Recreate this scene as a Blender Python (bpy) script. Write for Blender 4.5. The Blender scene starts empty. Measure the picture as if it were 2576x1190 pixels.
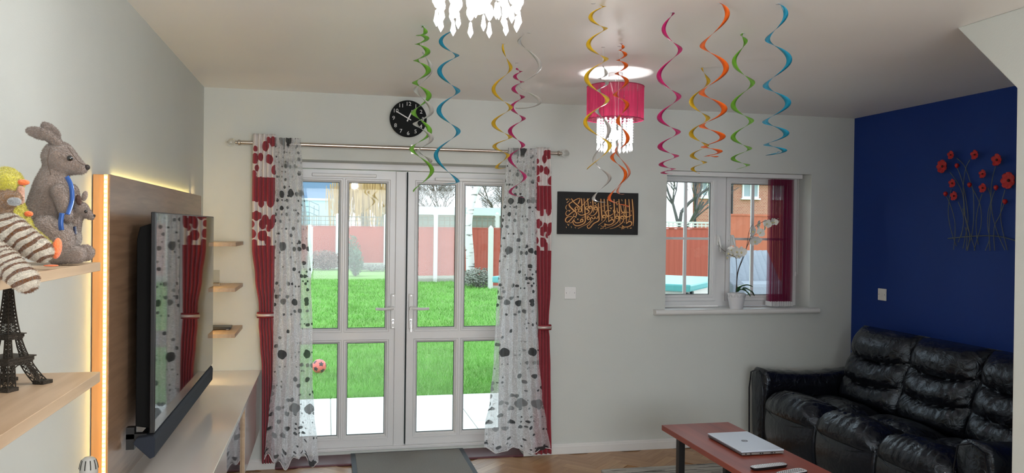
import bpy, bmesh, math, random
from mathutils import Vector, Matrix, noise
random.seed(7)
C = bpy.context.scene.collection
SC = bpy.context.scene
PI = math.pi
# ------------------------------------------------------------------ camera
F, YAW, PITCH, ROLL, CZ = 2033.0, 0.22454, -0.01011, 0.0126, 1.579
fw = Vector((math.sin(YAW)*math.cos(PITCH), math.cos(YAW)*math.cos(PITCH), math.sin(PITCH)))
rt = Vector((math.cos(YAW), -math.sin(YAW), 0)); up = rt.cross(fw)
rt, up = math.cos(ROLL)*rt + math.sin(ROLL)*up, -math.sin(ROLL)*rt + math.cos(ROLL)*up
cam_d = bpy.data.cameras.new('camera'); cam = bpy.data.objects.new('camera', cam_d); C.objects.link(cam)
M = Matrix.Identity(4)
for i in range(3):
    M[i][0] = rt[i]; M[i][1] = up[i]; M[i][2] = -fw[i]
M[2][3] = CZ
cam.matrix_world = M
cam_d.sensor_width = 36; cam_d.lens = F/2576*36; cam_d.clip_start = 0.05; cam_d.clip_end = 300
SC.camera = cam
def at(x, y, v, ax=1):
    """where the sight line through a pixel meets the plane axis=v (measuring tool)"""
    d = fw + rt*((x-1288)/F) - up*((y-595)/F)
    o = Vector((0, 0, CZ)); t = (v-o[ax])/d[ax]
    return o + d*t
# ------------------------------------------------------------------ world, light, exposure
w = bpy.data.worlds.new('world'); SC.world = w; w.use_nodes = True
nt = w.node_tree; bg = nt.nodes['Background']
tc = nt.nodes.new('ShaderNodeTexCoord'); sp = nt.nodes.new('ShaderNodeSeparateXYZ'); cr = nt.nodes.new('ShaderNodeValToRGB')
nt.links.new(tc.outputs['Generated'], sp.inputs[0]); nt.links.new(sp.outputs['Z'], cr.inputs[0])
cr.color_ramp.elements[0].position = 0.0; cr.color_ramp.elements[0].color = (.86, .92, 1, 1)
cr.color_ramp.elements[1].position = 0.6; cr.color_ramp.elements[1].color = (.80, .90, 1, 1)
nt.links.new(cr.outputs[0], bg.inputs[0]); bg.inputs[1].default_value = 1.6
SC.view_settings.view_transform = 'Standard'; SC.view_settings.look = 'None'
SC.view_settings.exposure = 0.9; SC.view_settings.gamma = 1.0; SC.view_settings.use_curve_mapping = False
def lamp(name, kind, loc, energy, color=(1, 1, 1), **kw):
    d = bpy.data.lights.new(name, kind); d.energy = energy; d.color = color
    o = bpy.data.objects.new(name, d); C.objects.link(o); o.location = loc
    for k, v in kw.items(): setattr(d, k, v)
    return o
# added soft fill at the unseen rear wall, brightens the room from behind the camera
l = lamp('added_rear_fill', 'AREA', (0.9, -2.38, 1.45), 54, (.93, .97, 1), shape='RECTANGLE', size=2.6, size_y=1.5)
l.rotation_euler = (math.radians(90), 0, 0)
LP_FAR, LP_NEAR = 9, 34
# ------------------------------------------------------------------ room sizes
D, XL, XR, H = 5.443, -0.772, 3.914, 2.45
YD, YW = 5.68, 5.63          # door plane and window plane inside the thick back wall
# ------------------------------------------------------------------ materials
MATS = {}
def nodes(m): return m.node_tree.nodes, m.node_tree.links
def mat(name, col=(.8, .8, .8), rough=.5, metal=0, bump=0, bscale=60, bdet=3, var=0, vscale=8, spec=.5, sheen=0, trans=0, emis=0, coat=0, ior=None, stretch=None):
    if name in MATS: return MATS[name]
    m = bpy.data.materials.new(name); m.use_nodes = True; MATS[name] = m
    N, L = nodes(m); b = N['Principled BSDF']
    b.inputs['Base Color'].default_value = (*col, 1); b.inputs['Roughness'].default_value = rough
    b.inputs['Metallic'].default_value = metal; b.inputs['Specular IOR Level'].default_value = spec
    if ior: b.inputs['IOR'].default_value = ior
    b.inputs['Sheen Weight'].default_value = sheen; b.inputs['Coat Weight'].default_value = coat
    if trans: b.inputs['Transmission Weight'].default_value = trans
    if emis: b.inputs['Emission Color'].default_value = (*col, 1); b.inputs['Emission Strength'].default_value = emis
    t = N.new('ShaderNodeTexCoord'); mp = N.new('ShaderNodeMapping'); L.new(t.outputs['Object'], mp.inputs[0])
    if stretch: mp.inputs['Scale'].default_value = stretch
    nz = N.new('ShaderNodeTexNoise'); nz.inputs['Scale'].default_value = vscale; nz.inputs['Detail'].default_value = 4
    L.new(mp.outputs[0], nz.inputs[0])
    mx = N.new('ShaderNodeMix'); mx.data_type = 'RGBA'; mx.inputs[6].default_value = (*[c*(1-var) for c in col], 1)
    mx.inputs[7].default_value = (*[min(1, c*(1+var)) for c in col], 1)
    L.new(nz.outputs[0], mx.inputs[0]); L.new(mx.outputs[2], b.inputs['Base Color'])
    if bump:
        n2 = N.new('ShaderNodeTexNoise'); n2.inputs['Scale'].default_value = bscale; n2.inputs['Detail'].default_value = bdet
        L.new(mp.outputs[0], n2.inputs[0]); bp = N.new('ShaderNodeBump'); bp.inputs['Strength'].default_value = bump
        bp.inputs['Distance'].default_value = .01
        L.new(n2.outputs[0], bp.inputs['Height']); L.new(bp.outputs[0], b.inputs['Normal'])
    return m
def wood(name, c1, c2, axis='Z', rough=.45, scale=9):
    m = mat(name, c1, rough); N, L = nodes(m); b = N['Principled BSDF']
    mp = [n for n in N if n.type == 'MAPPING'][0]; s = {'X': (.25, 4, 4), 'Y': (4, .25, 4), 'Z': (4, 4, .25)}[axis]
    mp.inputs['Scale'].default_value = s
    nz = [n for n in N if n.type == 'TEX_NOISE'][0]; nz.inputs['Scale'].default_value = scale; nz.inputs['Detail'].default_value = 8
    nz.inputs['Distortion'].default_value = .6
    mx = [n for n in N if n.type == 'MIX'][0]; mx.inputs[6].default_value = (*c1, 1); mx.inputs[7].default_value = (*c2, 1)
    r = N.new('ShaderNodeMapRange'); r.inputs[1].default_value = .3; r.inputs[2].default_value = .7
    L.new(nz.outputs[0], r.inputs[0]); L.new(r.outputs[0], mx.inputs[0])
    bp = N.new('ShaderNodeBump'); bp.inputs['Strength'].default_value = .12; bp.inputs['Distance'].default_value = .003
    L.new(nz.outputs[0], bp.inputs['Height']); L.new(bp.outputs[0], b.inputs['Normal'])
    return m
def thin_glass(name, tint=(.93, .97, .96), gloss=.08):
    m = bpy.data.materials.new(name); m.use_nodes = True; MATS[name] = m
    N, L = nodes(m); N.remove(N['Principled BSDF']); out = N['Material Output']
    t = N.new('ShaderNodeBsdfTransparent'); t.inputs[0].default_value = (*tint, 1)
    g = N.new('ShaderNodeBsdfGlossy'); g.inputs['Roughness'].default_value = .02
    fr = N.new('ShaderNodeFresnel'); fr.inputs[0].default_value = 1.35
    mx = N.new('ShaderNodeMixShader'); L.new(fr.outputs[0], mx.inputs[0]); L.new(t.outputs[0], mx.inputs[1]); L.new(g.outputs[0], mx.inputs[2])
    L.new(mx.outputs[0], out.inputs[0]); return m
def trans_mix(name, col, alpha, rough=.6, translucent=.5, extra=None):
    """cloth or crystal: see-through share alpha, the rest diffuse + translucent"""
    m = bpy.data.materials.new(name); m.use_nodes = True; MATS[name] = m
    N, L = nodes(m); N.remove(N['Principled BSDF']); out = N['Material Output']
    d = N.new('ShaderNodeBsdfDiffuse'); d.inputs[0].default_value = (*col, 1)
    tl = N.new('ShaderNodeBsdfTranslucent'); tl.inputs[0].default_value = (*col, 1)
    m1 = N.new('ShaderNodeMixShader'); m1.inputs[0].default_value = translucent; L.new(d.outputs[0], m1.inputs[1]); L.new(tl.outputs[0], m1.inputs[2])
    tr = N.new('ShaderNodeBsdfTransparent'); m2 = N.new('ShaderNodeMixShader'); m2.inputs[0].default_value = alpha; m2.name = 'seethrough'
    L.new(m1.outputs[0], m2.inputs[1]); L.new(tr.outputs[0], m2.inputs[2]); L.new(m2.outputs[0], out.inputs[0])
    return m
m_wall = mat('wall_paint', (.585, .612, .58), .75, bump=.06, bscale=180, var=.015)
m_ceil = mat('ceiling_paint', (.88, .875, .865), .5, bump=.05, bscale=90, var=.03, vscale=2)
m_blue = mat('blue_paint', (.004, .032, .21), .6, spec=.3, bump=.05, bscale=150, var=.05, vscale=2)
m_upvc = mat('white_upvc', (.72, .72, .72), .3)
m_trimw = mat('white_trim', (.72, .72, .70), .4)
m_gasket = mat('gasket', (.01, .03, .03), .6)
m_glass = thin_glass('window_glass')
m_oak = wood('oak_laminate', (.42, .29, .18), (.52, .38, .25), 'Y', .42)
m_oakv = wood('panel_laminate', (.20, .12, .07), (.30, .19, .12), 'Y', .3, 14)
m_oakedge = wood('panel_edge', (.50, .22, .07), (.58, .29, .11), 'Z', .45)
m_floor = wood('parquet', (.34, .18, .08), (.48, .28, .14), 'X', .35, 6)
m_black = mat('black_plastic', (.008, .008, .009), .35)
m_white = mat('white_plastic', (.75, .75, .74), .35)
m_chrome = mat('brushed_nickel', (.55, .5, .45), .25, 1)
m_steel = mat('bright_steel', (.6, .6, .6), .3, 1)
# ------------------------------------------------------------------ mesh builder
WORLD = {}
def origin(o):
    return WORLD.get(o.name, Vector((0, 0, 0))) if o else Vector((0, 0, 0))
def finish(me, name, m, parent=None, loc=None, smooth=None, bevel=0, seg=2):
    off = origin(parent) if parent else (Vector(loc) if loc is not None else Vector((0, 0, 0)))
    if off.length > 0: me.transform(Matrix.Translation(-off))
    o = bpy.data.objects.new(name, me); C.objects.link(o)
    if parent: o.parent = parent
    else: o.location = off
    WORLD[o.name] = off.copy()
    if m: me.materials.append(m)
    if smooth is not None:
        me.shade_smooth(); me.set_sharp_from_angle(angle=math.radians(smooth))
    if bevel:
        b = o.modifiers.new('bevel', 'BEVEL'); b.width = bevel; b.segments = seg; b.limit_method = 'ANGLE'; b.angle_limit = .7
    return o
class MB:
    def __init__(s): s.v = []; s.f = []; s.uv = None
    def add(s, vs, fs):
        n = len(s.v); s.v += [tuple(p) for p in vs]; s.f += [tuple(i+n for i in f) for f in fs]; return s
    def box(s, x0, x1, y0, y1, z0, z1):
        x0, x1 = sorted((x0, x1)); y0, y1 = sorted((y0, y1)); z0, z1 = sorted((z0, z1))
        return s.add([(x0,y0,z0),(x1,y0,z0),(x1,y1,z0),(x0,y1,z0),(x0,y0,z1),(x1,y0,z1),(x1,y1,z1),(x0,y1,z1)],
              [(0,3,2,1),(4,5,6,7),(0,1,5,4),(1,2,6,5),(2,3,7,6),(3,0,4,7)])
    def obox(s, c, size, rot):  # rotated box
        R = rot if isinstance(rot, Matrix) else Matrix.Rotation(rot, 3, 'Z')
        x, y, z = [k/2 for k in size]; c = Vector(c)
        vs = [c + R @ Vector(p) for p in [(-x,-y,-z),(x,-y,-z),(x,y,-z),(-x,y,-z),(-x,-y,z),(x,-y,z),(x,y,z),(-x,y,z)]]
        return s.add(vs, [(0,3,2,1),(4,5,6,7),(0,1,5,4),(1,2,6,5),(2,3,7,6),(3,0,4,7)])
    def tube(s, pts, rad, n=8, cap=True):
        pts = [Vector(p) for p in pts]; k = len(pts)
        if not isinstance(rad, (list, tuple)): rad = [rad]*k
        base = len(s.v); t0 = (pts[1]-pts[0]).normalized()
        a = t0.orthogonal().normalized()
        for i, p in enumerate(pts):
            t = (pts[min(i+1, k-1)]-pts[max(i-1, 0)])
            t = t.normalized() if t.length > 1e-9 else t0
            a = (a - t*a.dot(t)); a = a.normalized() if a.length > 1e-6 else t.orthogonal().normalized()
            b = t.cross(a)
            for j in range(n):
                an = 2*PI*j/n; s.v.append(tuple(p + (a*math.cos(an)+b*math.sin(an))*rad[i]))
        for i in range(k-1):
            for j in range(n):
                s.f.append((base+i*n+j, base+i*n+(j+1) % n, base+(i+1)*n+(j+1) % n, base+(i+1)*n+j))
        if cap:
            s.f.append(tuple(base+j for j in range(n))[::-1]); s.f.append(tuple(base+(k-1)*n+j for j in range(n)))
        return s
    def lathe(s, prof, c=(0, 0, 0), n=24, axis='Z', sx=1, sy=1, close=True):
        base = len(s.v); c = Vector(c)
        for r, z in prof:
            for j in range(n):
                a = 2*PI*j/n; p = Vector((r*math.cos(a)*sx, r*math.sin(a)*sy, z))
                if axis == 'Y': p = Vector((p.x, p.z, p.y))
                if axis == 'X': p = Vector((p.z, p.x, p.y))
                s.v.append(tuple(c+p))
        for i in range(len(prof)-1):
            for j in range(n):
                s.f.append((base+i*n+j, base+i*n+(j+1) % n, base+(i+1)*n+(j+1) % n, base+(i+1)*n+j))
        if close:
            s.f.append(tuple(base+j for j in range(n))[::-1]); s.f.append(tuple(base+(len(prof)-1)*n+j for j in range(n)))
        return s
    def sphere(s, c, r, n=12, m=8, R=None):
        rr = r if isinstance(r, (tuple, list)) else (r, r, r)
        base = len(s.v); c = Vector(c); R = R or Matrix.Identity(3)
        for i in range(1, m):
            ph = PI*i/m
            for j in range(n):
                a = 2*PI*j/n
                s.v.append(tuple(c + R @ Vector((rr[0]*math.sin(ph)*math.cos(a), rr[1]*math.sin(ph)*math.sin(a), rr[2]*math.cos(ph)))))
        top = len(s.v); s.v.append(tuple(c + R @ Vector((0, 0, rr[2])))); bot = len(s.v); s.v.append(tuple(c + R @ Vector((0, 0, -rr[2]))))
        for i in range(m-2):
            for j in range(n):
                s.f.append((base+i*n+j, base+(i+1)*n+j, base+(i+1)*n+(j+1) % n, base+i*n+(j+1) % n))
        for j in range(n):
            s.f.append((top, base+j, base+(j+1) % n)); s.f.append((bot, base+(m-2)*n+(j+1) % n, base+(m-2)*n+j))
        return s
    def prism(s, poly, axis, a, b):
        """poly of 2-d points in the other two axes (cyclic order), extruded along axis from a to b"""
        def P(u, v, t): return {'X': (t, u, v), 'Y': (u, t, v), 'Z': (u, v, t)}[axis]
        n = len(poly)
        vs = [P(u, v, a) for u, v in poly]+[P(u, v, b) for u, v in poly]
        fs = [tuple(range(n))[::-1], tuple(range(n, 2*n))]+[(i, (i+1) % n, n+(i+1) % n, n+i) for i in range(n)]
        return s.add(vs, fs)
    def grid(s, fn, nu, nv, uv=False):
        base = len(s.v)
        for i in range(nv+1):
            for j in range(nu+1): s.v.append(tuple(fn(j/nu, i/nv)))
        for i in range(nv):
            for j in range(nu):
                a = base+i*(nu+1)+j; s.f.append((a, a+1, a+nu+2, a+nu+1))
        if uv: s.uv = (nu, nv)
        return s
    def build(s, name, m, parent=None, loc=None, smooth=None, bevel=0, seg=2, solid=0):
        me = bpy.data.meshes.new(name); me.from_pydata(s.v, [], s.f)
        bm = bmesh.new(); bm.from_mesh(me); bmesh.ops.recalc_face_normals(bm, faces=bm.faces); bm.to_mesh(me); bm.free()
        if s.uv:
            nu, nv = s.uv; ul = me.uv_layers.new(name='UVMap')
            for lp in me.loops:
                vi = lp.vertex_index; ul.data[lp.index].uv = ((vi % (nu+1))/nu, (vi//(nu+1))/nv)
        o = finish(me, name, m, parent, loc, smooth, bevel, seg)
        if solid:
            sm = o.modifiers.new('solid', 'SOLIDIFY'); sm.thickness = solid
        return o
def tag(o, label=None, cat=None, group=None, kind=None):
    if label: o['label'] = label
    if cat: o['category'] = cat
    if group: o['group'] = group
    if kind: o['kind'] = kind
    return o
def thing(name, label, cat, loc, group=None, kind=None):
    o = bpy.data.objects.new(name, None); C.objects.link(o); o.location = loc; o.empty_display_size = .05
    WORLD[o.name] = Vector(loc); return tag(o, label, cat, group, kind)
def struct(o, label=None):
    o['kind'] = 'structure'
    if label: o['label'] = label
    return o
def sroot(name, loc, label=None):
    o = bpy.data.objects.new(name, None); C.objects.link(o); o.location = loc; WORLD[o.name] = Vector(loc); return struct(o, label)
def linkcopy(o, name, dx, parent=None, rot=None):
    c = o.copy(); c.name = name; C.objects.link(c); c.parent = parent if parent else o.parent
    c.location = o.location + Vector(dx)
    if rot: c.rotation_euler = rot
    return c
def text_mesh(txt, size, extrude=0.0005, font=None):
    cu = bpy.data.curves.new('t', 'FONT'); cu.body = txt; cu.size = size; cu.extrude = extrude; cu.align_x = 'CENTER'; cu.align_y = 'CENTER'
    cu.resolution_u = 3
    o = bpy.data.objects.new('t', cu); C.objects.link(o); bpy.context.view_layer.update()
    me = bpy.data.meshes.new_from_object(o.evaluated_get(bpy.context.evaluated_depsgraph_get()))
    bpy.data.objects.remove(o); bpy.data.curves.remove(cu); return me
def blob(name, prims, m, parent, voxel=.005, smooth_it=6, disp=0, dscale=40):
    """one continuous surface from overlapping capsules ('c',p0,p1,r0,r1) and ellipsoids ('e',c,(rx,ry,rz)[,R])"""
    b = MB()
    for p in prims:
        if p[0] == 'c':
            p0, p1 = Vector(p[1]), Vector(p[2]); k = max(2, int((p1-p0).length/(min(p[3], p[4])*.35))+1)
            for i in range(k+1):
                t = i/k; b.sphere(p0.lerp(p1, t), p[3]*(1-t)+p[4]*t, 12, 8)
        else: b.sphere(p[1], p[2], 20, 12, p[3] if len(p) > 3 else None)
    me = bpy.data.meshes.new('tmp'); me.from_pydata(b.v, [], b.f)
    o = bpy.data.objects.new('tmp', me); C.objects.link(o)
    r = o.modifiers.new('r', 'REMESH'); r.mode = 'VOXEL'; r.voxel_size = voxel
    s = o.modifiers.new('s', 'SMOOTH'); s.iterations = smooth_it; s.factor = .6
    bpy.context.view_layer.update()
    out = bpy.data.meshes.new_from_object(o.evaluated_get(bpy.context.evaluated_depsgraph_get()))
    bpy.data.objects.remove(o)
    if disp:
        for v in out.vertices:
            v.co += v.normal*disp*noise.noise(v.co*dscale)
    out.name = name
    return finish(out, name, m, parent, None, 180)
def spline(pts, n=8):
    """Catmull-Rom through points"""
    P = [Vector(p) for p in pts]; out = []
    for i in range(len(P)-1):
        a, b, c, d = P[max(i-1, 0)], P[i], P[i+1], P[min(i+2, len(P)-1)]
        for k in range(n):
            t = k/n; out.append(.5*((2*b)+(c-a)*t+(2*a-5*b+4*c-d)*t*t+(3*b-a-3*c+d)*t**3))
    out.append(P[-1]); return out
# ================================================================== ROOM SHELL
X0d, X1d = at(697, 640, D).x, at(1322, 640, D).x; ZTd = 2.0
X0w, X1w = 2.385, 3.553; Z0w, Z1w = .975, 2.013
b = MB(); Y1 = 5.78
b.box(XL-.15, X0d, D, Y1, -.1, H+.1); b.box(X0d, X1d, D, Y1, ZTd+.012, H+.1); b.box(X1d, X0w, D, Y1, -.1, H+.1)
b.box(X0w, X1w, D, Y1, Z1w, H+.1); b.box(X0w, X1w, D, Y1, -.1, Z0w); b.box(X1w, XR+.15, D, Y1, -.1, H+.1); b.box(X0d, X1d, YD-.03, Y1, -.1, .03)
struct(b.build('wall_back', m_wall), 'pale grey-white back wall with the garden doors and the window')
struct(MB().box(XL-.15, XL, -2.5, D, -.1, H+.1).build('wall_left', m_wall), 'plain off-white wall behind the television panel and the shelves')
struct(MB().box(XR, XR+.15, 2.6, D, -.1, H+.1).build('wall_right', m_blue), 'deep royal blue feature wall behind the black sofa')
# white wall that steps forward in front of the blue wall, with a sloping upper corner
struct(MB().prism([(2.922, H), (2.612, 2.144), (2.6, -.1), (-2.5, -.1), (-2.5, H)], 'X', 2.586, XR+.15).build('trim_1', m_wall, bevel=.004), 'white projecting wall end with a sloping upper corner at the right')
b = MB(); b.box(XL-.15, -.35, -2.65, -2.5, -.1, H+.1); b.box(2.15, XR, -2.65, -2.5, -.1, H+.1); b.box(-.35, 2.15, -2.65, -2.5, -.1, .75); b.box(-.35, 2.15, -2.65, -2.5, 2.15, H+.1)
struct(b.build('wall_front', m_wall))
struct(MB().box(XL-.15, XR+.15, -2.65, Y1, H, H+.12).build('ceiling', m_ceil), 'plain white ceiling with faint scuffs')
fl = sroot('floor', (0, 0, 0), 'warm brown herringbone parquet floor')
MB().box(XL-.15, XR+.15, -2.65, D+.3, -.1, -.006).build('subfloor', m_floor, fl)
# herringbone blocks, one object each, alternately turned
bw, bl = .07, .28
def block(c, ang, k):
    o = bpy.data.objects.new('floor_block', BLK[k % 3]); C.objects.link(o); o.parent = fl
    o.location = c; o.rotation_euler = (0, 0, ang); return o
BLK = []
for i in range(3):
    me = bpy.data.meshes.new('floor_block'); q = MB().box(-bl/2+.0006, bl/2-.0006, -bw/2+.0006, bw/2-.0006, -.006, 0)
    me.from_pydata(q.v, [], q.f)
    me.materials.append(wood('parquet_%d' % i, [(.34, .18, .08), (.40, .22, .10), (.30, .155, .07)][i], [(.46, .27, .14), (.52, .32, .17), (.42, .24, .115)][i], 'X', .33, 6)); BLK.append(me)
n = 0; c45 = math.cos(PI/4)
for i in range(-40, 60):
    for j in range(-22, 22):
        # herringbone lattice in its own axes, then turned 45 degrees
        for h in (0, 1):
            ux = i*bw + j*bl*1.0; uy = i*bw - j*bl*1.0 if False else i*bw
            # unit: horizontal block then vertical block, stepping (bw,bw) along i and (2*bl,0)/(..) along j
            hx = i*bw + j*(2*bl); hy = i*bw
            if h == 0: cx, cy, an = hx+bl/2, hy+bw/2, 0
            else: cx, cy, an = hx+bl+bw/2, hy+bw-bl/2, PI/2
            wx = (cx*c45 - cy*c45)+.2; wy = (cx*c45 + cy*c45)+4.9
            if -.40 < wx < 2.75 and 4.72 < wy < D-.02 and not (wx > 1.95 and wy < 4.98) and not (.36 < wx < .76):
                lim = D-.0
                block((wx, wy, 0), an+PI/4, random.randrange(3)); n += 1
# baseboards
def baseb(name, x0, x1):
    prof = [(D, 0), (D-.016, 0), (D-.016, .05), (D-.012, .056), (D-.012, .062), (D-.006, .068), (D, .07)]
    return struct(MB().prism(prof, 'X', x0, x1).build(name, m_trimw))
baseb('baseboard_back', X1d, XR)
baseb('baseboard_left', XL, X0d)
struct(MB().box(XR-.016, XR, 2.6, D-.016, 0, .07).build('baseboard_right', m_trimw))
# ================================================================== GARDEN DOORS
def sash(root, x0, x1, z0, z1, yc, ft, openings, m, name='frame', dep=.06, bev=.006, glassy=None, gname='pane', bead=.014):
    """a door or window leaf: x0..x1,z0..z1 with rectangular openings [(xa,xb,za,zb)]; real holes, beads, gaskets, panes"""
    xs = sorted({x0, x1, *[o[0] for o in openings], *[o[1] for o in openings]}); zs = sorted({z0, z1, *[o[2] for o in openings], *[o[3] for o in openings]})
    b = MB()
    for i in range(len(xs)-1):
        for j in range(len(zs)-1):
            cx, cz = (xs[i]+xs[i+1])/2, (zs[j]+zs[j+1])/2
            if any(o[0] < cx < o[1] and o[2] < cz < o[3] for o in openings): continue
            b.box(xs[i], xs[i+1], yc, yc+dep, zs[j], zs[j+1])
    me_b = b
    fr = me_b.build(name, m, root)
    for (xa, xb, za, zb) in openings:
        q = MB(); w = bead  # sloping bead towards the glass
        for (ax, az, bx, bz) in [(xa, za, xb, za), (xb, za, xb, zb), (xb, zb, xa, zb), (xa, zb, xa, za)]:
            cx, cz = (xa+xb)/2, (za+zb)/2
            def ins(x, z, k): return (x+(k if x < cx else -k), z+(k if z < cz else -k))
            p0, p1 = ins(ax, az, -.012), ins(bx, bz, -.012); p2, p3 = ins(bx, bz, w), ins(ax, az, w)
            q.add([(p0[0], yc-.005, p0[1]), (p1[0], yc-.005, p1[1]), (p2[0], yc+.022, p2[1]), (p3[0], yc+.022, p3[1]),
                   (p0[0], yc+.001, p0[1]), (p1[0], yc+.001, p1[1]), (p2[0], yc+.03, p2[1]), (p3[0], yc+.03, p3[1])],
                  [(0, 1, 2, 3), (4, 7, 6, 5), (0, 4, 5, 1), (1, 5, 6, 2), (2, 6, 7, 3), (3, 7, 4, 0)])
        q.build('glazing_bead', m, root)
        q = MB(); a, t = w, .0035
        q.box(xa+a, xb-a, yc+.024, yc+.032, za+a, za+a+t); q.box(xa+a, xb-a, yc+.024, yc+.032, zb-a-t, zb-a)
        q.box(xa+a, xa+a+t, yc+.024, yc+.032, za+a, zb-a); q.box(xb-a-t, xb-a, yc+.024, yc+.032, za+a, zb-a)
        q.build('gasket', m_gasket, root)
        MB().box(xa+w*.5, xb-w*.5, yc+.033, yc+.035, za+w*.5, zb-w*.5).build(gname, m_glass, root)
    return fr
Yd = YD
def dx(px): return at(px, 640, Yd).x
def dz(px, py): return at(px, py, Yd).z
zA0, zA1 = dz(920, 827), dz(920, 459); zB0, zB1 = dz(920, 1097), dz(920, 866)
zC0, zC1 = dz(1100, 823), dz(1100, 465); zD0, zD1 = dz(1100, 1085), dz(1100, 858)
zA0 = (zA0+zC0)/2; zA1 = (zA1+zC1)/2; zB0 = (zB0+zD0)/2; zB1 = (zB1+zD1)/2
zlb, zlt = zB0-.085, zA1+.085
e = .014
lx0, lx1 = dx(727), dx(1021); rx0, rx1 = dx(1025), dx(1294)
def door(name, x0, x1, cols, lab, hx, sgn):
    r = sroot(name, ((x0+x1)/2, Yd, zlb), lab)
    ops = [(a-e, c+e, z0-e, z1+e) for a, c in cols for z0, z1 in ((zA0, zA1), (zB0, zB1))]
    sash(r, x0, x1, zlb, zlt, Yd, .06, ops, m_upvc)
    # handle: long back plate, lever, keyhole, cylinder
    zh = dz(hx, 775)
    hxw = dx(hx)
    pl = MB().box(hxw-.017, hxw+.017, Yd-.014, Yd-.0005, zh-.145, zh+.10).build('handle_plate', m_white, r, bevel=.007, seg=3)
    h = MB(); h.lathe([(.013, 0), (.013, .045)], (hxw, Yd-.055, zh), 16, 'Y')
    h.tube(spline([(hxw, Yd-.05, zh+.004), (hxw+sgn*.03, Yd-.056, zh+.002), (hxw+sgn*.07, Yd-.056, zh-.002), (hxw+sgn*.122, Yd-.05, zh)], 4), [.011]*4+[.010]*4+[.0095]*5, 10)
    h.build('handle_lever', m_white, pl, smooth=50)
    k = MB(); k.lathe([(.0085, 0), (.0085, .003)], (hxw, Yd-.0165, zh-.082), 14, 'Y'); k.box(hxw-.005, hxw+.005, Yd-.0165, Yd-.0145, zh-.108, zh-.084)
    k.build('keyhole', m_steel, pl)
    s = MB()
    for zz in (zh+.088, zh-.134): s.lathe([(.004, 0), (.004, .002)], (hxw, Yd-.016, zz), 10, 'Y')
    s.build('screw', m_steel, pl)
    return r, hxw, zh
dL, hxl, zhl = door('door_1', lx0, lx1, [(dx(756), dx(852)), (dx(876), dx(971))], 'left leaf of the white glazed garden doors, overlapping strip in the middle', 990, -1)
MB().box(lx1-.075, lx1-.004, Yd-.012, Yd-.0005, zlb, zlt).build('meeting_strip', m_upvc, dL, bevel=.005)
dR, hxr, zhr = door('door_2', rx0, rx1, [(dx(1052), dx(1146)), (dx(1170), dx(1262))], 'right leaf of the white glazed garden doors with a key in its lock', 1035, 1)
k = MB(); k.tube([(hxr, Yd-.018, zhr-.09), (hxr+.002, Yd-.035, zhr-.09)], .003, 6); k.box(hxr-.002, hxr+.001, Yd-.04, Yd-.026, zhr-.10, zhr-.08)
k.box(hxr-.004, hxr+.004, Yd-.034, Yd-.03, zhr-.165, zhr-.108); k.build('key', m_steel, dR)
def vent(root, x0, x1, z):
    MB().box(x0, x1, Yd-.022, Yd-.0005, z-.011, z+.011).build('trickle_vent', m_white, root, bevel=.004)
vent(dL, dx(783), dx(945), dz(860, 441)); vent(dR, dx(1092), dx(1262), dz(1177, 453))
fx0, fx1 = lx0-.06, rx1+.06
b = MB(); b.box(fx0, lx0-.003, Yd-.005, Yd+.07, .03, zlt+.06); b.box(rx1+.003, fx1, Yd-.005, Yd+.07, .03, zlt+.06)
b.box(fx0, fx1, Yd-.005, Yd+.07, zlt+.004, zlt+.06); b.box(fx0, fx1, Yd-.005, Yd+.07, .03, zlb-.004)
b.box(fx0, fx1, Yd-.03, Yd-.005, .03, .052)
struct(b.build('trim_2', m_upvc, bevel=.004), 'white outer frame around the garden doors')
b = MB(); b.box(X0d, fx0, Yd, Y1-.005, .03, ZTd+.012); b.box(fx1, X1d, Yd, Y1-.005, .03, ZTd+.012); b.box(fx0, fx1, Yd, Y1-.005, zlt+.06, ZTd+.012)
struct(b.build('trim_3', m_wall))
m_burg = mat('burgundy_strip', (.10, .025, .035), .35)
struct(MB().box(X0d, X1d, D-.02, YD-.03, -.004, .012).build('trim_4', m_burg, bevel=.004), 'burgundy threshold strip on the floor below the garden doors')
# door mat
mt = thing('door_mat', 'grey ribbed door mat with dark rubber edges lying at the garden doors', 'mat', (.56, 5.2, .012))
m_matg = mat('mat_carpet', (.36, .35, .32), .95, bump=1, bscale=400, var=.45, vscale=220)
MB().box(.20, .92, 4.85, 5.62, .013, .021).build('carpet', m_matg, mt, bevel=.003)
m_rub = mat('rubber', (.06, .07, .08), .7)
b = MB(); b.box(.17, .20, 4.83, 5.64, .013, .018); b.box(.92, .95, 4.83, 5.64, .013, .018); b.box(.20, .92, 4.83, 4.85, .013, .018); b.box(.20, .92, 5.62, 5.64, .013, .018)
b.build('rubber_edge', m_rub, mt)
# ================================================================== WINDOW
r = sroot('window_1', (2.97, YW, Z0w), 'white casement window with glazing bars, opening left leaf')
def wx(px): return at(px, 600, YW).x
def wz(px, py): return at(px, py, YW).z
zt, zb = wz(1730, 458), wz(1730, 741)
zt2, zb2 = wz(1870, 463), wz(1870, 742)
gl0, gl1 = wx(1650), wx(1787); gr0, gr1 = wx(1838), wx(1975)
x0w = X0w-.045
b = MB()
fw0, fw1 = X0w-.0, X1w
zi0, zi1 = Z0w+.035, Z1w
b.box(X0w, gl0-.045 if gl0-.045 > X0w else X0w+.001, YW, YW+.07, zb-.05, zt+.045)
b.box(gl1+.045, gr0-.045, YW, YW+.07, zb-.05, zt+.045); b.box(gr1+.045, X1w, YW, YW+.07, zb-.05, zt+.045)
b.box(X0w, X1w, YW, YW+.07, zt+.045, zi1); b.box(X0w, X1w, YW, YW+.07, zi0, zb-.05)
b.build('frame', m_upvc, r, bevel=.004)
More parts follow.
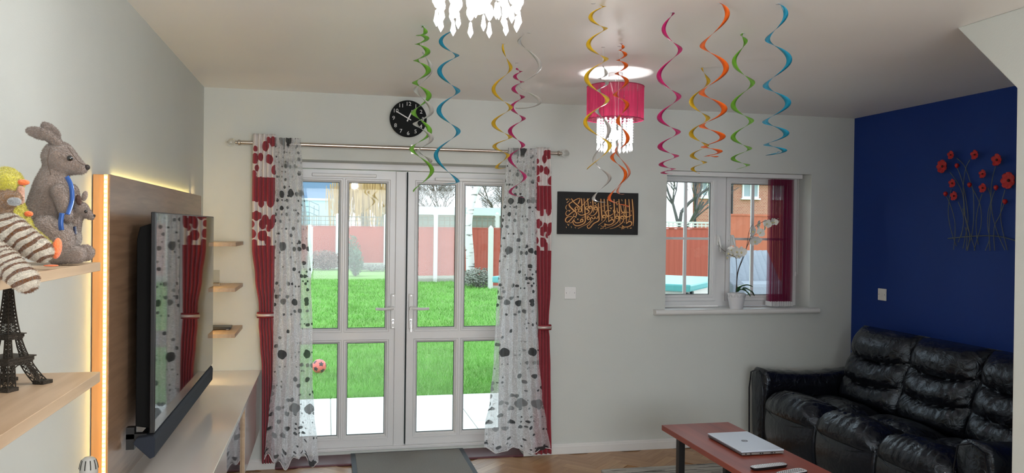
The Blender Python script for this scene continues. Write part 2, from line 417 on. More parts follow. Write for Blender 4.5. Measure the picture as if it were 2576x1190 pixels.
for (a, c, t0, t1) in ((gl0, gl1, zb, zt), (gr0, gr1, zb2, zt2)):
    sash(r, max(a-.042, X0w+.002), c+.042, zb-.047, zt+.042, YW-.012, .05, [(max(a, X0w+.03)-.008, c+.008, t0-.008, t1+.008)], m_upvc, 'sash', bead=.008)
    mid = wx(1726) if a == gl0 else wx(1895)
    zm = wz(1726, 600)
    b = MB(); b.box(mid-.011, mid+.011, YW+.012, YW+.030, t0, t1); b.box(max(a, X0w+.03), c, YW+.013, YW+.029, zm-.009, zm+.009)
    b.build('glazing_bar', m_upvc, r)
for px, py in ((1802, 600), (1838, 601)):
    x = wx(px); z = wz(px, py)
    h = MB(); h.box(x-.011, x+.011, YW-.028, YW-.012, z-.05, z+.03)
    h.tube([(x, YW-.035, z+.02), (x+.002, YW-.045, z), (x+.012, YW-.045, z-.05), (x+.016, YW-.04, z-.10)], [.009, .010, .008, .007], 8)
    h.build('window_handle', m_white, r, smooth=40)
b = MB(); prof = [(D+.2, Z0w+.036), (D-.045, Z0w+.036), (D-.055, Z0w+.030), (D-.058, Z0w+.018), (D-.055, Z0w+.006), (D-.045, Z0w-.002), (D-.001, Z0w-.002), (D-.001, Z0w+.002), (D+.2, Z0w+.002)]
xs0, xs1 = at(1650, 790, D-.05).x, at(2062, 790, D-.05).x
b.prism([(D-.001, Z0w+.033), (D-.045, Z0w+.033), (D-.055, Z0w+.027), (D-.058, Z0w+.015), (D-.055, Z0w+.003), (D-.045, Z0w-.005), (D-.001, Z0w-.005)], 'X', xs0, xs1)
b.box(X0w, X1w, D-.001, YW+.001, Z0w+.0, Z0w+.033)
b.build('window_sill', m_trimw, r, smooth=50)
# blind head rail
b = MB(); rz0 = 1.985
b.box(X0w+.002, 3.50, D+.035, D+.075, Z1w-.032, Z1w-.002)
hr = thing('vertical_blind', 'burgundy see-through vertical blind drawn to the right of the window', 'blind', (3.3, D+.055, Z1w-.032))
b.build('head_rail', m_white, hr)
m_blind = trans_mix('blind_fabric', (.40, .045, .14), .3, translucent=.65)
N, L = nodes(m_blind)
tcx = N.new('ShaderNodeTexCoord'); wv = N.new('ShaderNodeTexWave'); wv.wave_type = 'BANDS'; wv.bands_direction = 'Y'; wv.inputs['Scale'].default_value = 38; wv.inputs['Distortion'].default_value = .3
L.new(tcx.outputs['Object'], wv.inputs[0]); mr = N.new('ShaderNodeMapRange'); mr.inputs[3].default_value = .04; mr.inputs[4].default_value = .62
L.new(wv.outputs[0], mr.inputs[0]); L.new(mr.outputs[0], N['seethrough'].inputs[0])
xa, xb = at(1936, 600, D+.055).x, at(1990, 600, D+.055).x
ns = 13; zb_ = at(1960, 765, D+.055).z
slat = None
for i in range(ns):
    x = xa+(xb-xa)*i/(ns-1)
    if slat is None:
        q = MB(); q.grid(lambda u, v: (x + .0035*math.sin(u*PI) + (u-.5)*.010, D+.055+(u-.5)*.085, zb_+.02+(Z1w-.04-zb_-.02)*v), 6, 1)
        slat = q.build('slat', m_blind, hr, smooth=180); wt = MB().box(x-.0022, x+.0022, D+.055-.042, D+.055+.042, zb_-.012, zb_+.022).build('bottom_weight', m_white, hr); base = x
    else:
        a = random.uniform(-.003, .003)
        linkcopy(slat, 'slat', (x-base+a, 0, 0)); linkcopy(wt, 'bottom_weight', (x-base+a, 0, 0))
ch = MB(); 
for s in (-.03, .03):
    ch.tube([(xa-.004, D+.055+s, zb_-.008), ((xa+xb)/2, D+.055+s, zb_-.02), (xb+.004, D+.055+s, zb_-.008)], .0012, 5)
ch.build('bottom_chain', m_white, hr)
b = MB(); cx0, cx1 = at(1998, 600, D+.05).x, at(2006, 600, D+.05).x; zc = at(2004, 690, D+.05).z
b.tube([(cx0, D+.05, Z1w-.03), (cx0, D+.05, zc)], .0013, 5); b.tube([(cx1, D+.05, Z1w-.03), (cx1+.003, D+.05, zc)], .0013, 5)
b.build('control_cord', m_white, hr)
MB().lathe([(.002, .03), (.006, .024), (.007, .0), (.004, -.004)], ((cx0+cx1)/2, D+.05, zc-.01), 12).build('cord_weight', m_white, hr, smooth=40)
MB().box(lx1-.03, rx0+.03, Yd+.045, Yd+.065, zlb, zlt).build('weather_strip', m_gasket, dL)
# ================================================================== TELEVISION WALL
PX = -.718; PY0, PY1, PZ = 2.955, 4.97, 1.743
wp = thing('wall_panel', 'tall oak laminate wall panel behind the television, lit from behind by LED strips', 'wall panel', (PX-.02, 3.96, .60))
MB().box(XL+.004, PX-.0005, PY0, PY1, .60, PZ-.0).build('board', m_oakedge, wp, bevel=.0015)
MB().box(PX-.0005, PX+.003, PY0-.001, PY1, .60, PZ+.001).build('face_veneer', m_oakv, wp)
b = MB().box(XL+.004, PX-.012, PY0, PY1+.004, .60, PZ)
# LED strip on the side face: carrier, with every diode a lit bead
led = thing('led_strip', 'warm yellow LED strip running up the near side of the oak panel', 'light strip', (PX-.010, PY0, .60))
m_led = mat('led_yellow', (1, .72, .22), emis=14)
m_ledc = mat('led_carrier', (.85, .65, .25), .4, emis=.3)
MB().box(PX-.016, PX-.004, PY0-.002, PY0-.0005, .60, PZ).build('carrier', m_ledc, led)
dio = None; z = .61; k = 0
while z < PZ-.003:
    if dio is None:
        dio = MB().sphere((PX-.010, PY0-.004, z), (.004, .003, .005), 8, 6).build('diode', m_led, led); zb0 = z
    else: linkcopy(dio, 'diode', (0, 0, z-zb0))
    z += .0156; k += 1
led2 = thing('led_strip', 'second warm LED strip, hidden along the top rear edge of the oak panel', 'light strip', (XL+.012, 4.0, PZ+.001))
MB().box(XL+.006, XL+.018, PY0+.25, PY1-.06, PZ, PZ+.003).build('carrier', m_ledc, led2)
q = MB(); y = PY0+.26
while y < PY1-.07:
    q.box(XL+.009, XL+.015, y-.003, y+.003, PZ+.003, PZ+.006); y += .03
o = q.build('diodes', mat('led_yellow_top', (1, .80, .30), emis=22), led2); o['kind'] = 'stuff'
led3 = thing('led_strip', 'third warm LED strip, hidden on the far side face of the oak panel', 'light strip', (PX-.02, PY1+.001, .66))
MB().box(PX-.030, PX-.014, PY1+.0005, PY1+.003, .66, PZ).build('carrier', m_ledc, led3)
q = MB(); z = .67
while z < PZ-.01:
    q.box(PX-.026, PX-.018, PY1+.003, PY1+.007, z-.004, z+.004); z += .02
o = q.build('diodes', mat('led_warm_far', (1, .74, .36), emis=70), led3); o['kind'] = 'stuff'
# television
TX = -.602; TY0, TY1, TZ0, TZ1 = 3.125, 4.64, .821, 1.622
m_screen = mat('tv_screen', (.004, .004, .005), .03, spec=.8, ior=1.75)
tv = thing('television', 'large flat black television with a glossy screen reflecting the curtains', 'television', (TX-.02, (TY0+TY1)/2, TZ0))
MB().box(TX-.018, TX-.001, TY0, TY1, TZ0, TZ1).build('bezel', m_black, tv, bevel=.003)
MB().box(TX-.001, TX+.0005, TY0+.006, TY1-.006, TZ0+.006, TZ1-.006).build('screen', m_screen, tv)
b = MB(); b.prism([(TX-.018, TZ0+.01), (TX-.018, TZ1-.04), (TX-.062, TZ1-.055), (TX-.072, TZ1-.10), (TX-.072, TZ0+.02)], 'Y', TY0+.035, TY1-.05)
b.build('back_housing', mat('housing_black', (.004, .004, .004), .8, spec=.15), tv, bevel=.004)
b = MB(); b.box(PX+.012, TX-.070, 3.75, 3.95, 1.2, 1.3); b.box(PX+.0035, PX+.012, 3.65, 4.1, 1.12, 1.38)
b.build('wall_bracket', mat('bracket_steel', (.02, .02, .02), .5), tv)
# soundbar under the screen
m_bar = mat('soundbar_cloth', (.012, .018, .032), .75, bump=.5, bscale=900)
sb = thing('soundbar', 'dark blue-black soundbar hanging below the television', 'soundbar', (TX-.02, 3.9, .73))
MB().prism([(TX+.0, TZ0-.004), (TX-.058, TZ0-.012), (TX-.07, TZ0-.03), (TX-.012, TZ0-.088), (TX+.004, TZ0-.08), (TX+.006, TZ0-.02)], 'Y', TY0-.015, TY1-.03).build('housing', m_bar, sb, bevel=.003)
MB().box(TX-.10, TX-.072, TY0+.02, TY0+.05, TZ0-.06, TZ0+.02).build('mounting_bracket', m_black, sb)
MB().box(TX-.10, TX-.03, TY0+.02, TY0+.05, TZ0-.022, TZ0-.004).build('bracket_arm', m_black, sb)
# low white unit
CX, CZT = -.413, .645
m_gloss = mat('white_gloss', (.80, .76, .71), .15, coat=.5)
m_cabside = mat('cabinet_front_gloss', (.74, .69, .65), .15, coat=.4)
cab = thing('media_cabinet', 'long white gloss media cabinet under the television, hung on the left wall', 'cabinet', (-.58, 4.1, .25))
MB().box(XL+.004, CX+.004, 2.2, D-.003, CZT-.022, CZT).build('top_panel', m_gloss, cab, bevel=.0015)
b = MB(); b.box(XL+.004, CX-.02, 2.2, D-.003, .262, .28)
for y in (2.2, 3.62, 4.405, D-.021): b.box(XL+.004, CX-.02, y, y+.018, .28, CZT-.022)
b.box(XL+.004, XL+.012, 2.2, D-.003, .28, CZT-.022)
b.build('carcass', m_cabside, cab)
d1 = MB().box(CX-.018, CX, 4.455, D-.006, .262, CZT-.026).build('door', m_cabside, cab, bevel=.001)
MB().box(CX-.0195, CX-.0005, 4.443, 4.4545, .262, CZT-.026).build('oak_edge', m_oak, cab)
m_mir = mat('mirror_glass_door', (.25, .25, .26), .03, 1)
MB().box(CX-.018, CX-.012, 3.66, 4.442, .268, CZT-.03).build('glass_door', m_mir, cab)
MB().box(CX-.018, CX, 2.2, 3.655, .262, CZT-.026).build('door', m_cabside, cab, bevel=.001)
# corner shelves, each board a thing
def shelf(name, x1, y0, y1, ztop, th, lab, mt_, grp):
    o = MB().box(XL+.0005, x1, y0, y1, ztop-th, ztop).build(name, mt_, None, (XL+.1, (y0+y1)/2, ztop-th), bevel=.001)
    return tag(o, lab, 'shelf', grp)
g = 'small oak shelves in the corner beyond the television'
shelf('wall_shelf', -.526, 5.0, D-.001, 1.474, .022, 'small oak corner shelf beyond the television, topmost of three and empty', m_oak, g)
shelf('wall_shelf', -.526, 5.0, D-.001, 1.206, .022, 'small oak corner shelf beyond the television carrying a glass block', m_oak, g)
shelf('wall_shelf', -.526, 5.0, D-.001, .935, .022, 'small oak corner shelf just above the cabinet carrying a dark slim box', m_oak, g)
g = 'deep oak shelves at the left edge'
SHZ = 1.487; SLZ = 1.229
shelf('wall_shelf', -.52, 1.15, 2.07, SHZ, .02, 'upper oak shelf at the left edge carrying the soft toys', m_oak, g)
shelf('wall_shelf', -.519, 1.15, 2.07, SLZ, .024, 'lower oak shelf at the left edge carrying the bronze tower model', m_oak, g)
# slim dark box on the lowest corner shelf
bx = thing('set_top_box', 'slim dark box with a shiny front lying on the lowest corner shelf', 'box', (-.64, 5.25, .935))
bc = at(560, 826, 5.2); 
MB().box(-.705, -.575, 5.20, 5.32, .939, .953).build('housing', m_black, bx, bevel=.002)
b = MB(); 
for x in (-.695, -.60): b.box(x, x+.015, 5.21, 5.23, .935, .939)
b.build('feet', m_steel, bx)
# glass ornament on middle shelf
go = thing('glass_ornament', 'small clear glass block standing on the middle corner shelf', 'ornament', (-.67, 5.25, 1.206))
m_cry = mat('crystal_glass', (.95, .97, .97), .02, trans=1, ior=1.45)
MB().box(-.705, -.645, 5.235, 5.255, 1.222, 1.30).build('block', thin_glass('thin_acrylic', (.9, .9, .88)), go, bevel=.002)
MB().box(-.71, -.64, 5.225, 5.265, 1.206, 1.222).build('foot', m_cry, go, bevel=.003)
# radiator valve head at the bottom left
tc_ = at(223, 1190, 2.55); tx, ty = tc_.x, 2.55
tz = at(223, 1149, 2.55).z
vr = thing('radiator_valve', 'light grey slotted radiator valve head in front of the oak panel', 'radiator valve', (tx, ty, tz-.085))
R_ = .0245
b = MB(); b.lathe([(.012, -.085), (.0155, -.07), (.0235, -.06), (R_, -.045), (R_, -.032), (.022, -.018), (.018, -.007), (.012, -.0015), (.004, 0)], (tx, ty, tz), 32)
b.build('valve_head', mat('grey_plastic', (.40, .39, .36), .5), vr, smooth=40)
b = MB()
for k in range(10):
    a = 2*PI*k/10+.15
    for t0, t1 in ((0, .5), (.5, 1)):
        def P(t): 
            zz = -.034+(.026)*t; rr = R_*1.0-.0065*t**1.6+.0004
            return Vector((tx+rr*math.cos(a), ty+rr*math.sin(a), tz+zz))
        b.tube([P(t0), P(t1)], .0016, 6)
b.build('slots', mat('slot_dark', (.02, .018, .015), .8), vr)
b = MB(); b.lathe([(.009, -.14), (.009, -.085)], (tx, ty, tz), 14); b.tube([(tx, ty, tz-.12), (tx, 2.1, tz-.12)], .008, 10)
b.build('valve_body', m_chrome, vr, smooth=40)
# radiator below, out of the frame, carries the valve
rd = thing('radiator', 'white panel radiator below the shelves', 'radiator', (XL+.06, 2.0, tz-.65))
b = MB(); b.box(XL+.03, tx-.055, 1.0, 2.15, tz-.62, tz-.10); b.build('panel', m_white, rd, bevel=.01)
# ================================================================== EIFFEL TOWER MODEL
m_brz = mat('dark_bronze', (.055, .045, .035), .42, .75, bump=.6, bscale=500, var=.3, vscale=60)
ec = Vector((-.661, 1.915, SLZ)); 
tw = thing('tower_model', 'dark bronze model of a lattice iron tower standing on the lower left shelf', 'ornament', tuple(ec))
hb = .052    # half base
TH = .228
def hw(t):   # half width at relative height
    return hb*(math.exp(-3.0*t)*.96+.06*(1-t)+.045)
rotT = Matrix.Rotation(math.radians(-26), 3, 'Z')
def TP(x, y, z): return ec + rotT @ Vector((x, y, z))
def leg_ring(b, t0, t1, legw0, legw1, n=6, SX=(-1, 1), SYY=(-1, 1)):
    for sx in SX:
        for sy in SYY:
            for k in range(n):
                a, c = t0+(t1-t0)*k/n, t0+(t1-t0)*(k+1)/n
                w0 = legw0+(legw1-legw0)*k/n; w1 = legw0+(legw1-legw0)*(k+1)/n
                h0, h1 = hw(a), hw(c); z0, z1 = a*TH, c*TH
                corners0 = [(h0, h0), (h0-w0, h0), (h0-w0, h0-w0), (h0, h0-w0)]; corners1 = [(h1, h1), (h1-w1, h1), (h1-w1, h1-w1), (h1, h1-w1)]
                for (p, q_) in zip(corners0, corners1):
                    b.tube([TP(sx*p[0], sy*p[1], z0), TP(sx*q_[0], sy*q_[1], z1)], .0014, 5, False)
                for i0 in range(4):
                    i1 = (i0+1) % 4
                    b.tube([TP(sx*corners0[i0][0], sy*corners0[i0][1], z0), TP(sx*corners1[i1][0], sy*corners1[i1][1], z1)], .0008, 4, False)
                    b.tube([TP(sx*corners0[i1][0], sy*corners0[i1][1], z0), TP(sx*corners1[i0][0], sy*corners1[i0][1], z1)], .0008, 4, False)
                    b.tube([TP(sx*corners1[i0][0], sy*corners1[i0][1], z1), TP(sx*corners1[i1][0], sy*corners1[i1][1], z1)], .0008, 4, False)
for q1, q2 in ((-1, -1), (-1, 1), (1, -1), (1, 1)):
    b = MB(); leg_ring(b, .02, .23, .020, .016, 4, (q1,), (q2,)); b.build('lower_leg', m_brz, tw)
for sx in (-1, 1):
    for sy in (-1, 1):
        h = hw(.0)+.001
        c = TP(sx*(h-.011), sy*(h-.011), .004); MB().obox(c, (.028, .028, .008), rotT).build('foot', m_brz, tw, bevel=.001)
b = MB()  # arches between the legs
for s in (-1, 1):
    for ax in (0, 1):
        pts = []; pts2 = []
        for k in range(13):
            a = PI*k/12; u = math.cos(a)*.031; z = .014+math.sin(a)*.034; hh = hw(z/TH)
            u2 = math.cos(a)*.034; z2 = .014+math.sin(a)*.0385; h2 = hw(z2/TH)
            pts.append(TP(*((u, s*hh, z) if ax else (s*hh, u, z)))); pts2.append(TP(*((u2, s*h2, z2) if ax else (s*h2, u2, z2))))
        b.tube(pts, .0013, 5); b.tube(pts2, .0013, 5)
        for k in range(1, 12): b.tube([pts[k], pts2[k]], .0006, 4)
b.build('arches', m_brz, tw)
def deck(t, over, th, name):
    h = hw(t)+over; b = MB(); c = TP(0, 0, t*TH)
    b.obox(c, (2*h, 2*h, th), rotT); b.obox(c+Vector((0, 0, th*.7)), (2*h+.006, 2*h+.006, th*.35), rotT); b.obox(c-Vector((0, 0, th*.8)), (2*h-.003, 2*h-.003, th*.6), rotT)
    b.build(name, m_brz, tw, bevel=.0006)
deck(.25, .006, .008, 'first_deck')
for q1, q2 in ((-1, -1), (-1, 1), (1, -1), (1, 1)):
    b = MB(); leg_ring(b, .28, .45, .011, .008, 4, (q1,), (q2,)); b.build('middle_leg', m_brz, tw)
deck(.47, .005, .006, 'second_deck')
b = MB(); ts = [.49+.47*k/14 for k in range(15)]
for k in range(14):
    h0, h1 = hw(ts[k]), hw(ts[k+1]); z0, z1 = ts[k]*TH, ts[k+1]*TH
    P0 = [TP(sx*h0, sy*h0, z0) for sx, sy in ((1, 1), (-1, 1), (-1, -1), (1, -1))]; P1 = [TP(sx*h1, sy*h1, z1) for sx, sy in ((1, 1), (-1, 1), (-1, -1), (1, -1))]
    for i in range(4):
        j = (i+1) % 4
        b.tube([P0[i], P1[i]], .0018, 5, False); b.tube([P0[i], P1[j]], .0009, 4, False); b.tube([P0[j], P1[i]], .0009, 4, False); b.tube([P1[i], P1[j]], .0008, 4, False)
    if k > 2:
        i0 = .78; b.add([ec+(p-ec-Vector((0, 0, z0)))*i0+Vector((0, 0, z0)) for p in P0]+[ec+(p-ec-Vector((0, 0, z1)))*i0+Vector((0, 0, z1)) for p in P1], [(0, 1, 5, 4), (1, 2, 6, 5), (2, 3, 7, 6), (3, 0, 4, 7)])
b.build('spire', m_brz, tw)
b = MB(); c = TP(0, 0, .965*TH); b.obox(c, (.016, .016, .006), rotT); b.obox(c+Vector((0, 0, .005)), (.012, .012, .004), rotT); b.lathe([(.005, 0), (.005, .006), (.001, .014)], c+Vector((0, 0, .006)), 10)
b.build('top_cabin', m_brz, tw)
b = MB()
# ================================================================== SOFA
def leather(name, wr=1.0):
    m = mat(name, (.0045, .005, .008), .24, spec=.6, coat=.12); N, L = nodes(m); bs = N['Principled BSDF']
    t = N.new('ShaderNodeTexCoord'); mp = N.new('ShaderNodeMapping'); mp.inputs['Scale'].default_value = (1, 1, 1); L.new(t.outputs['Object'], mp.inputs[0])
    n1 = N.new('ShaderNodeTexNoise'); n1.inputs['Scale'].default_value = 16; n1.inputs['Detail'].default_value = 6; n1.inputs['Distortion'].default_value = 1.2
    n2 = N.new('ShaderNodeTexVoronoi'); n2.inputs['Scale'].default_value = 420
    L.new(mp.outputs[0], n1.inputs[0]); L.new(mp.outputs[0], n2.inputs[0])
    bs.inputs['Specular Tint'].default_value = (.72, .84, 1, 1)  # bluish window light tinted into the leather highlights
    b1 = N.new('ShaderNodeBump'); b1.inputs['Strength'].default_value = .6*wr; b1.inputs['Distance'].default_value = .02
    b2 = N.new('ShaderNodeBump'); b2.inputs['Strength'].default_value = .15; b2.inputs['Distance'].default_value = .001
    L.new(n1.outputs[0], b1.inputs['Height']); L.new(n2.outputs[0], b2.inputs['Height']); L.new(b1.outputs[0], b2.inputs['Normal']); L.new(b2.outputs[0], bs.inputs['Normal'])
    return m
m_lea = leather('black_leather'); m_leaplain = leather('black_leather_plain', .35)
so = thing('sofa', 'black leather three seat sofa with puffed cushions against the royal blue wall', 'sofa', (3.5, 4.2, 0))
def rnd(a, p=2.6): return math.copysign(abs(a)**(2/p), a)
def cushion(name, frame_fn, W, Hh, T, prof, m, wr, seed, nu=56, nv=72):
    """closed padded cushion: front surface pushed out by prof(u,v); frame_fn maps local (x across, y out, z up)"""
    q = MB()
    def surf(u, v):
        # u around 0..1 front then back
        return None
    vs = []; fs = []
    N1, N2 = nu, nv
    for i in range(N2+1):
        v = i/N2
        for j in range(2*N1):
            a = j/(2*N1)  # 0..0.5 front (left->right), 0.5..1 back
            if a < .5: u = a*2; side = 1
            else: u = 1-(a-.5)*2; side = -1
            ex = (2*u-1); ez = (2*v-1)
            edge = max(0, (1-abs(ex)**5)) ** .5 * max(0, (1-abs(ez)**6)) ** .5
            x = W/2*ex; z = Hh*v
            if side > 0: y = edge*(T*.5 + prof(u, v, seed))
            else: y = -edge*T*.5
            x *= 1-.05*(1-edge)*0; 
            vs.append(frame_fn(x, y, z))
    for i in range(N2):
        for j in range(2*N1):
            k = (j+1) % (2*N1); fs.append((i*2*N1+j, i*2*N1+k, (i+1)*2*N1+k, (i+1)*2*N1+j))
    fs.append(tuple(range(2*N1))[::-1]); fs.append(tuple(N2*2*N1+j for j in range(2*N1)))
    q.add(vs, fs)
    return q.build(name, m, so, smooth=80)
def wrinkle(u, v, seed, lines):
    """gathers radiating down and up from the seams"""
    s = 0
    for k, vl in enumerate(lines):
        d = abs(v-vl); 
        ph = noise.noise(Vector((u*5, v*3, seed)))*2.2
        fall = math.exp(-d*13)
        s += .0085*fall*math.sin((u-.5)*(54-90*d)+ph*3+seed*2)*min(1, d*40)
    s += .005*noise.noise(Vector((u*7+seed*3, v*9, 3)))+.0025*noise.noise(Vector((u*22+v*9+seed*3, v*12, 5)))
    return s
def back_prof(u, v, seed):
    # crease lines sag at the middle
    l1 = .36-.05*math.sin(PI*u); l2 = .665-.055*math.sin(PI*u)
    puff = 0
    edges = [0, l1, l2, 1.02]
    for a, c, amp in ((0, l1, .052), (l1, l2, .066), (l2, 1.02, .082)):
        if a <= v <= c:
            t = (v-a)/(c-a); puff = amp*(max(0, math.sin(PI*t))**.55)
            if a == l2: puff = amp*(max(0, math.sin(PI*min(1, t*.8)))**.5)
    sd = (1-abs(2*u-1)**3.0)
    return puff*(.35+.65*sd) + wrinkle(u, v, seed, (l1, l2))
seams = [5.10, 4.50, 3.93, 3.36]
BZ0, BX0, BX1 = .40, 3.60, 3.80
for k in range(3):
    y1, y0 = seams[k], seams[k+1]; W = y1-y0+.012; yc = (y0+y1)/2
    def fr(x, y, z, yc=yc, k=k):
        lean = .30*z; sag = -.03*z
        z2 = z*.955
        return (3.60 + lean - y, yc - x + sag, .385+z2)
    cushion('back_cushion', fr, W, .555, .16, back_prof, m_lea, 1, k*1.7+.3)
def seat_prof(u, v, seed):
    # v from rear to front
    l1 = .45+.03*math.sin(PI*u)
    sd = (1-abs(2*u-1)**3.2)
    t = v
    if v < l1: p = .045*max(0, math.sin(PI*v/l1))**.6
    else: p = .075*max(0, math.sin(PI*min(1, (v-l1)/(1.12-l1))))**.6
    return p*(.3+.7*sd)+wrinkle(u, v, seed+5, (l1, .82))
for k in range(3):
    y1, y0 = seams[k], seams[k+1]; W = y1-y0+.014; yc = (y0+y1)/2
    def fr(x, y, z, yc=yc):
        # z runs rear->front and then rolls over the front edge
        s = z/.70
        if s < .8: px_, pz_, nx, nz = 3.56-.50*(s/.8), .345+.02*(s/.8), 0, 1
        else:
            a = (s-.8)/.2*1.35; px_ = 3.06-.045*math.sin(a); pz_ = .365-.05*(1-math.cos(a)); nx, nz = -math.sin(a), math.cos(a)
        bow = .035*(1-(2*x/W)**2)*max(0, s-.3)
        return (px_+nx*y-bow, yc-x, pz_+nz*y)
    cushion('seat_cushion', fr, W, .70, .12, seat_prof, m_lea, 1, k*2.1+.9)
    # stitched front panel with a piping line
    b = MB()
    pts = []
    for j in range(21):
        u = j/20; x = (u-.5)*(W-.03)
        pts.append((3.012-.035*(1-(2*x/W)**2)-.02, yc-x, .355-.05*math.sin(PI*u)))
    b.tube(pts, .0035, 6); b.build('piping', m_leaplain, so, smooth=60)
    b = MB()
    b.grid(lambda u, v: (3.03-.035*(1-(2*u-1)**2)-.035*math.sin(PI*min(1, v*.85))**.7, yc-(u-.5)*(W-.02), .06+.31*v), 20, 14)
    b.build('front_panel', m_leaplain, so, smooth=80, solid=.01)
b = MB(); b.box(3.07, 3.75, 3.34, 5.12, .05, .34); b.build('base_frame', m_leaplain, so, bevel=.02)
b = MB(); b.prism([(3.55, .05), (3.90, .05), (3.902, .80), (3.86, .86), (3.80, .84), (3.60, .4)], 'Y', 3.36, 5.10); b.build('back_frame', m_leaplain, so, bevel=.02)
def arm(y0, y1, ztop, lab):
    b = MB(); nseg = 30
    yc = (y0+y1)/2; hw_ = (y1-y0)/2
    def sec(x, s):
        out = []
        top = ztop - .035*math.sin(PI*min(1, max(0, s*1.0))) + .0
        top += .008*noise.noise(Vector((s*14, yc, 0)))
        for j in range(28):
            a = 2*PI*j/28
            cy = rnd(math.cos(a), 3.4)*hw_*(1.0 if math.sin(a) < 0 else 1.0); cz = math.sin(a)
            if cz > 0: z = (top-.09)+rnd(cz, 2.2)*.09; y = yc+cy*(1.06)
            else: z = (top-.09)+cz*(top-.09-.03); y = yc+cy*(.92+.14*max(0, 1+cz*5))
            out.append((x+.01*math.sin(s*40+a*2)*.25, y, z))
        return out
    n = len(b.v); S = []
    for i in range(nseg+1):
        s = i/nseg; x = 2.985+.86*s; sc = sec(x, s)
        if i in (0, nseg):
            sc = [(p[0]+(.012 if i == 0 else 0), yc+(p[1]-yc)*.9, .3+(p[2]-.3)*.95) for p in sc]
        S += sc
    fs = []
    for i in range(nseg):
        for j in range(28): fs.append((i*28+j, i*28+(j+1) % 28, (i+1)*28+(j+1) % 28, (i+1)*28+j))
    fs.append(tuple(range(28))[::-1]); fs.append(tuple(nseg*28+j for j in range(28)))
    b.add(S, fs); ar = b.build('arm', m_lea, so, smooth=70)
    q = MB(); q.tube([(2.983, y0+.012, .05), (2.98, y0+.006, ztop-.16), (2.98, y0+.03, ztop-.04), (2.98, yc, ztop-.012), (2.98, y1-.03, ztop-.04), (2.98, y1-.006, ztop-.16), (2.983, y1-.012, .05)], .005, 6)
    q.build('arm_piping', m_leaplain, ar, smooth=60)
arm(5.10, 5.30, .61, '')
arm(3.12, 3.345, .60, '')
for x in (3.1, 3.8):
    for y in (3.2, 5.2): MB().lathe([(.022, 0), (.026, .05)], (x, y, 0), 12).build('foot', m_black, so)
# ================================================================== COFFEE TABLE
TBZ = .455
m_cherry = wood('cherry_top', (.20, .030, .015), (.30, .055, .028), 'Y', .42, 5)
tb = thing('coffee_table', 'long cherry red coffee table with black metal legs in front of the sofa', 'table', (2.1, 3.75, 0))
MB().box(1.892, 2.312, 3.0, 4.343, TBZ-.030, TBZ).build('tabletop', m_cherry, tb, bevel=.002)
for x in (1.955, 2.245):
    for y in (3.1, 4.22):
        MB().box(x-.019, x+.019, y-.019, y+.019, .024 if y > 3 else 0, TBZ-.05).build('leg', m_black, tb, bevel=.002)
b = MB()
for y in (3.1, 4.22): b.box(1.95, 2.25, y-.012, y+.012, TBZ-.055, TBZ-.030)
for x in (1.955, 2.245): b.box(x-.012, x+.012, 3.1, 4.22, TBZ-.055, TBZ-.030)
b.build('underframe', m_black, tb)
# laptop, closed
lp = thing('laptop', 'closed silver laptop with a round logo lying on the coffee table', 'laptop', (2.143, 3.845, TBZ))
ang = math.radians(0)
m_sil = mat('silver_lid', (.62, .68, .78), .4, .1)
lx0_, lx1_, ly0_, ly1_ = 2.025, 2.262, 3.663, 4.033
MB().box(lx0_+.002, lx1_-.002, ly0_+.002, ly1_-.002, TBZ+.003, TBZ+.017).build('base', mat('laptop_base', (.10, .085, .09), .35, .3), lp, bevel=.004)
MB().box(lx0_, lx1_, ly0_, ly1_, TBZ+.0175, TBZ+.0245).build('lid', m_sil, lp, bevel=.0025)
MB().box(lx0_+.004, lx1_-.004, ly0_-.001, ly0_+.003, TBZ+.006, TBZ+.016).build('port_edge', mat('port_strip', (.30, .29, .28), .4, .5), lp)
b = MB()
for k, (a, c) in enumerate([(.02, .028), (.045, .055), (.10, .108), (.112, .12), (.16, .175), (.18, .187)]): b.box(lx0_+a, lx0_+c, ly0_-.0015, ly0_+.001, TBZ+.008, TBZ+.0135)
b.build('ports', m_black, lp)
b = MB()
for x in (lx0_+.02, lx1_-.04):
    for y in (ly0_+.03, ly1_-.05): b.box(x, x+.02, y, y+.02, TBZ, TBZ+.004)
b.build('rubber_feet', m_rub, lp)
m_logo = mat('logo_chrome', (.08, .08, .09), .3, .6)
c = Vector(((lx0_+lx1_)/2, (ly0_+ly1_)/2, TBZ+.0247))
b = MB(); b.tube([c+Vector((.0155*math.cos(a), .0155*math.sin(a), 0)) for a in [2*PI*k/28 for k in range(29)]], .0011, 6)
ring = b.build('logo', m_logo, lp)
me = text_mesh('DELL', .0125); me.transform(Matrix.Translation(c+Vector((0, 0, .0003))) @ Matrix.Rotation(PI/2*0, 4, 'Z'))
finish(me, 'lettering', m_logo, ring)
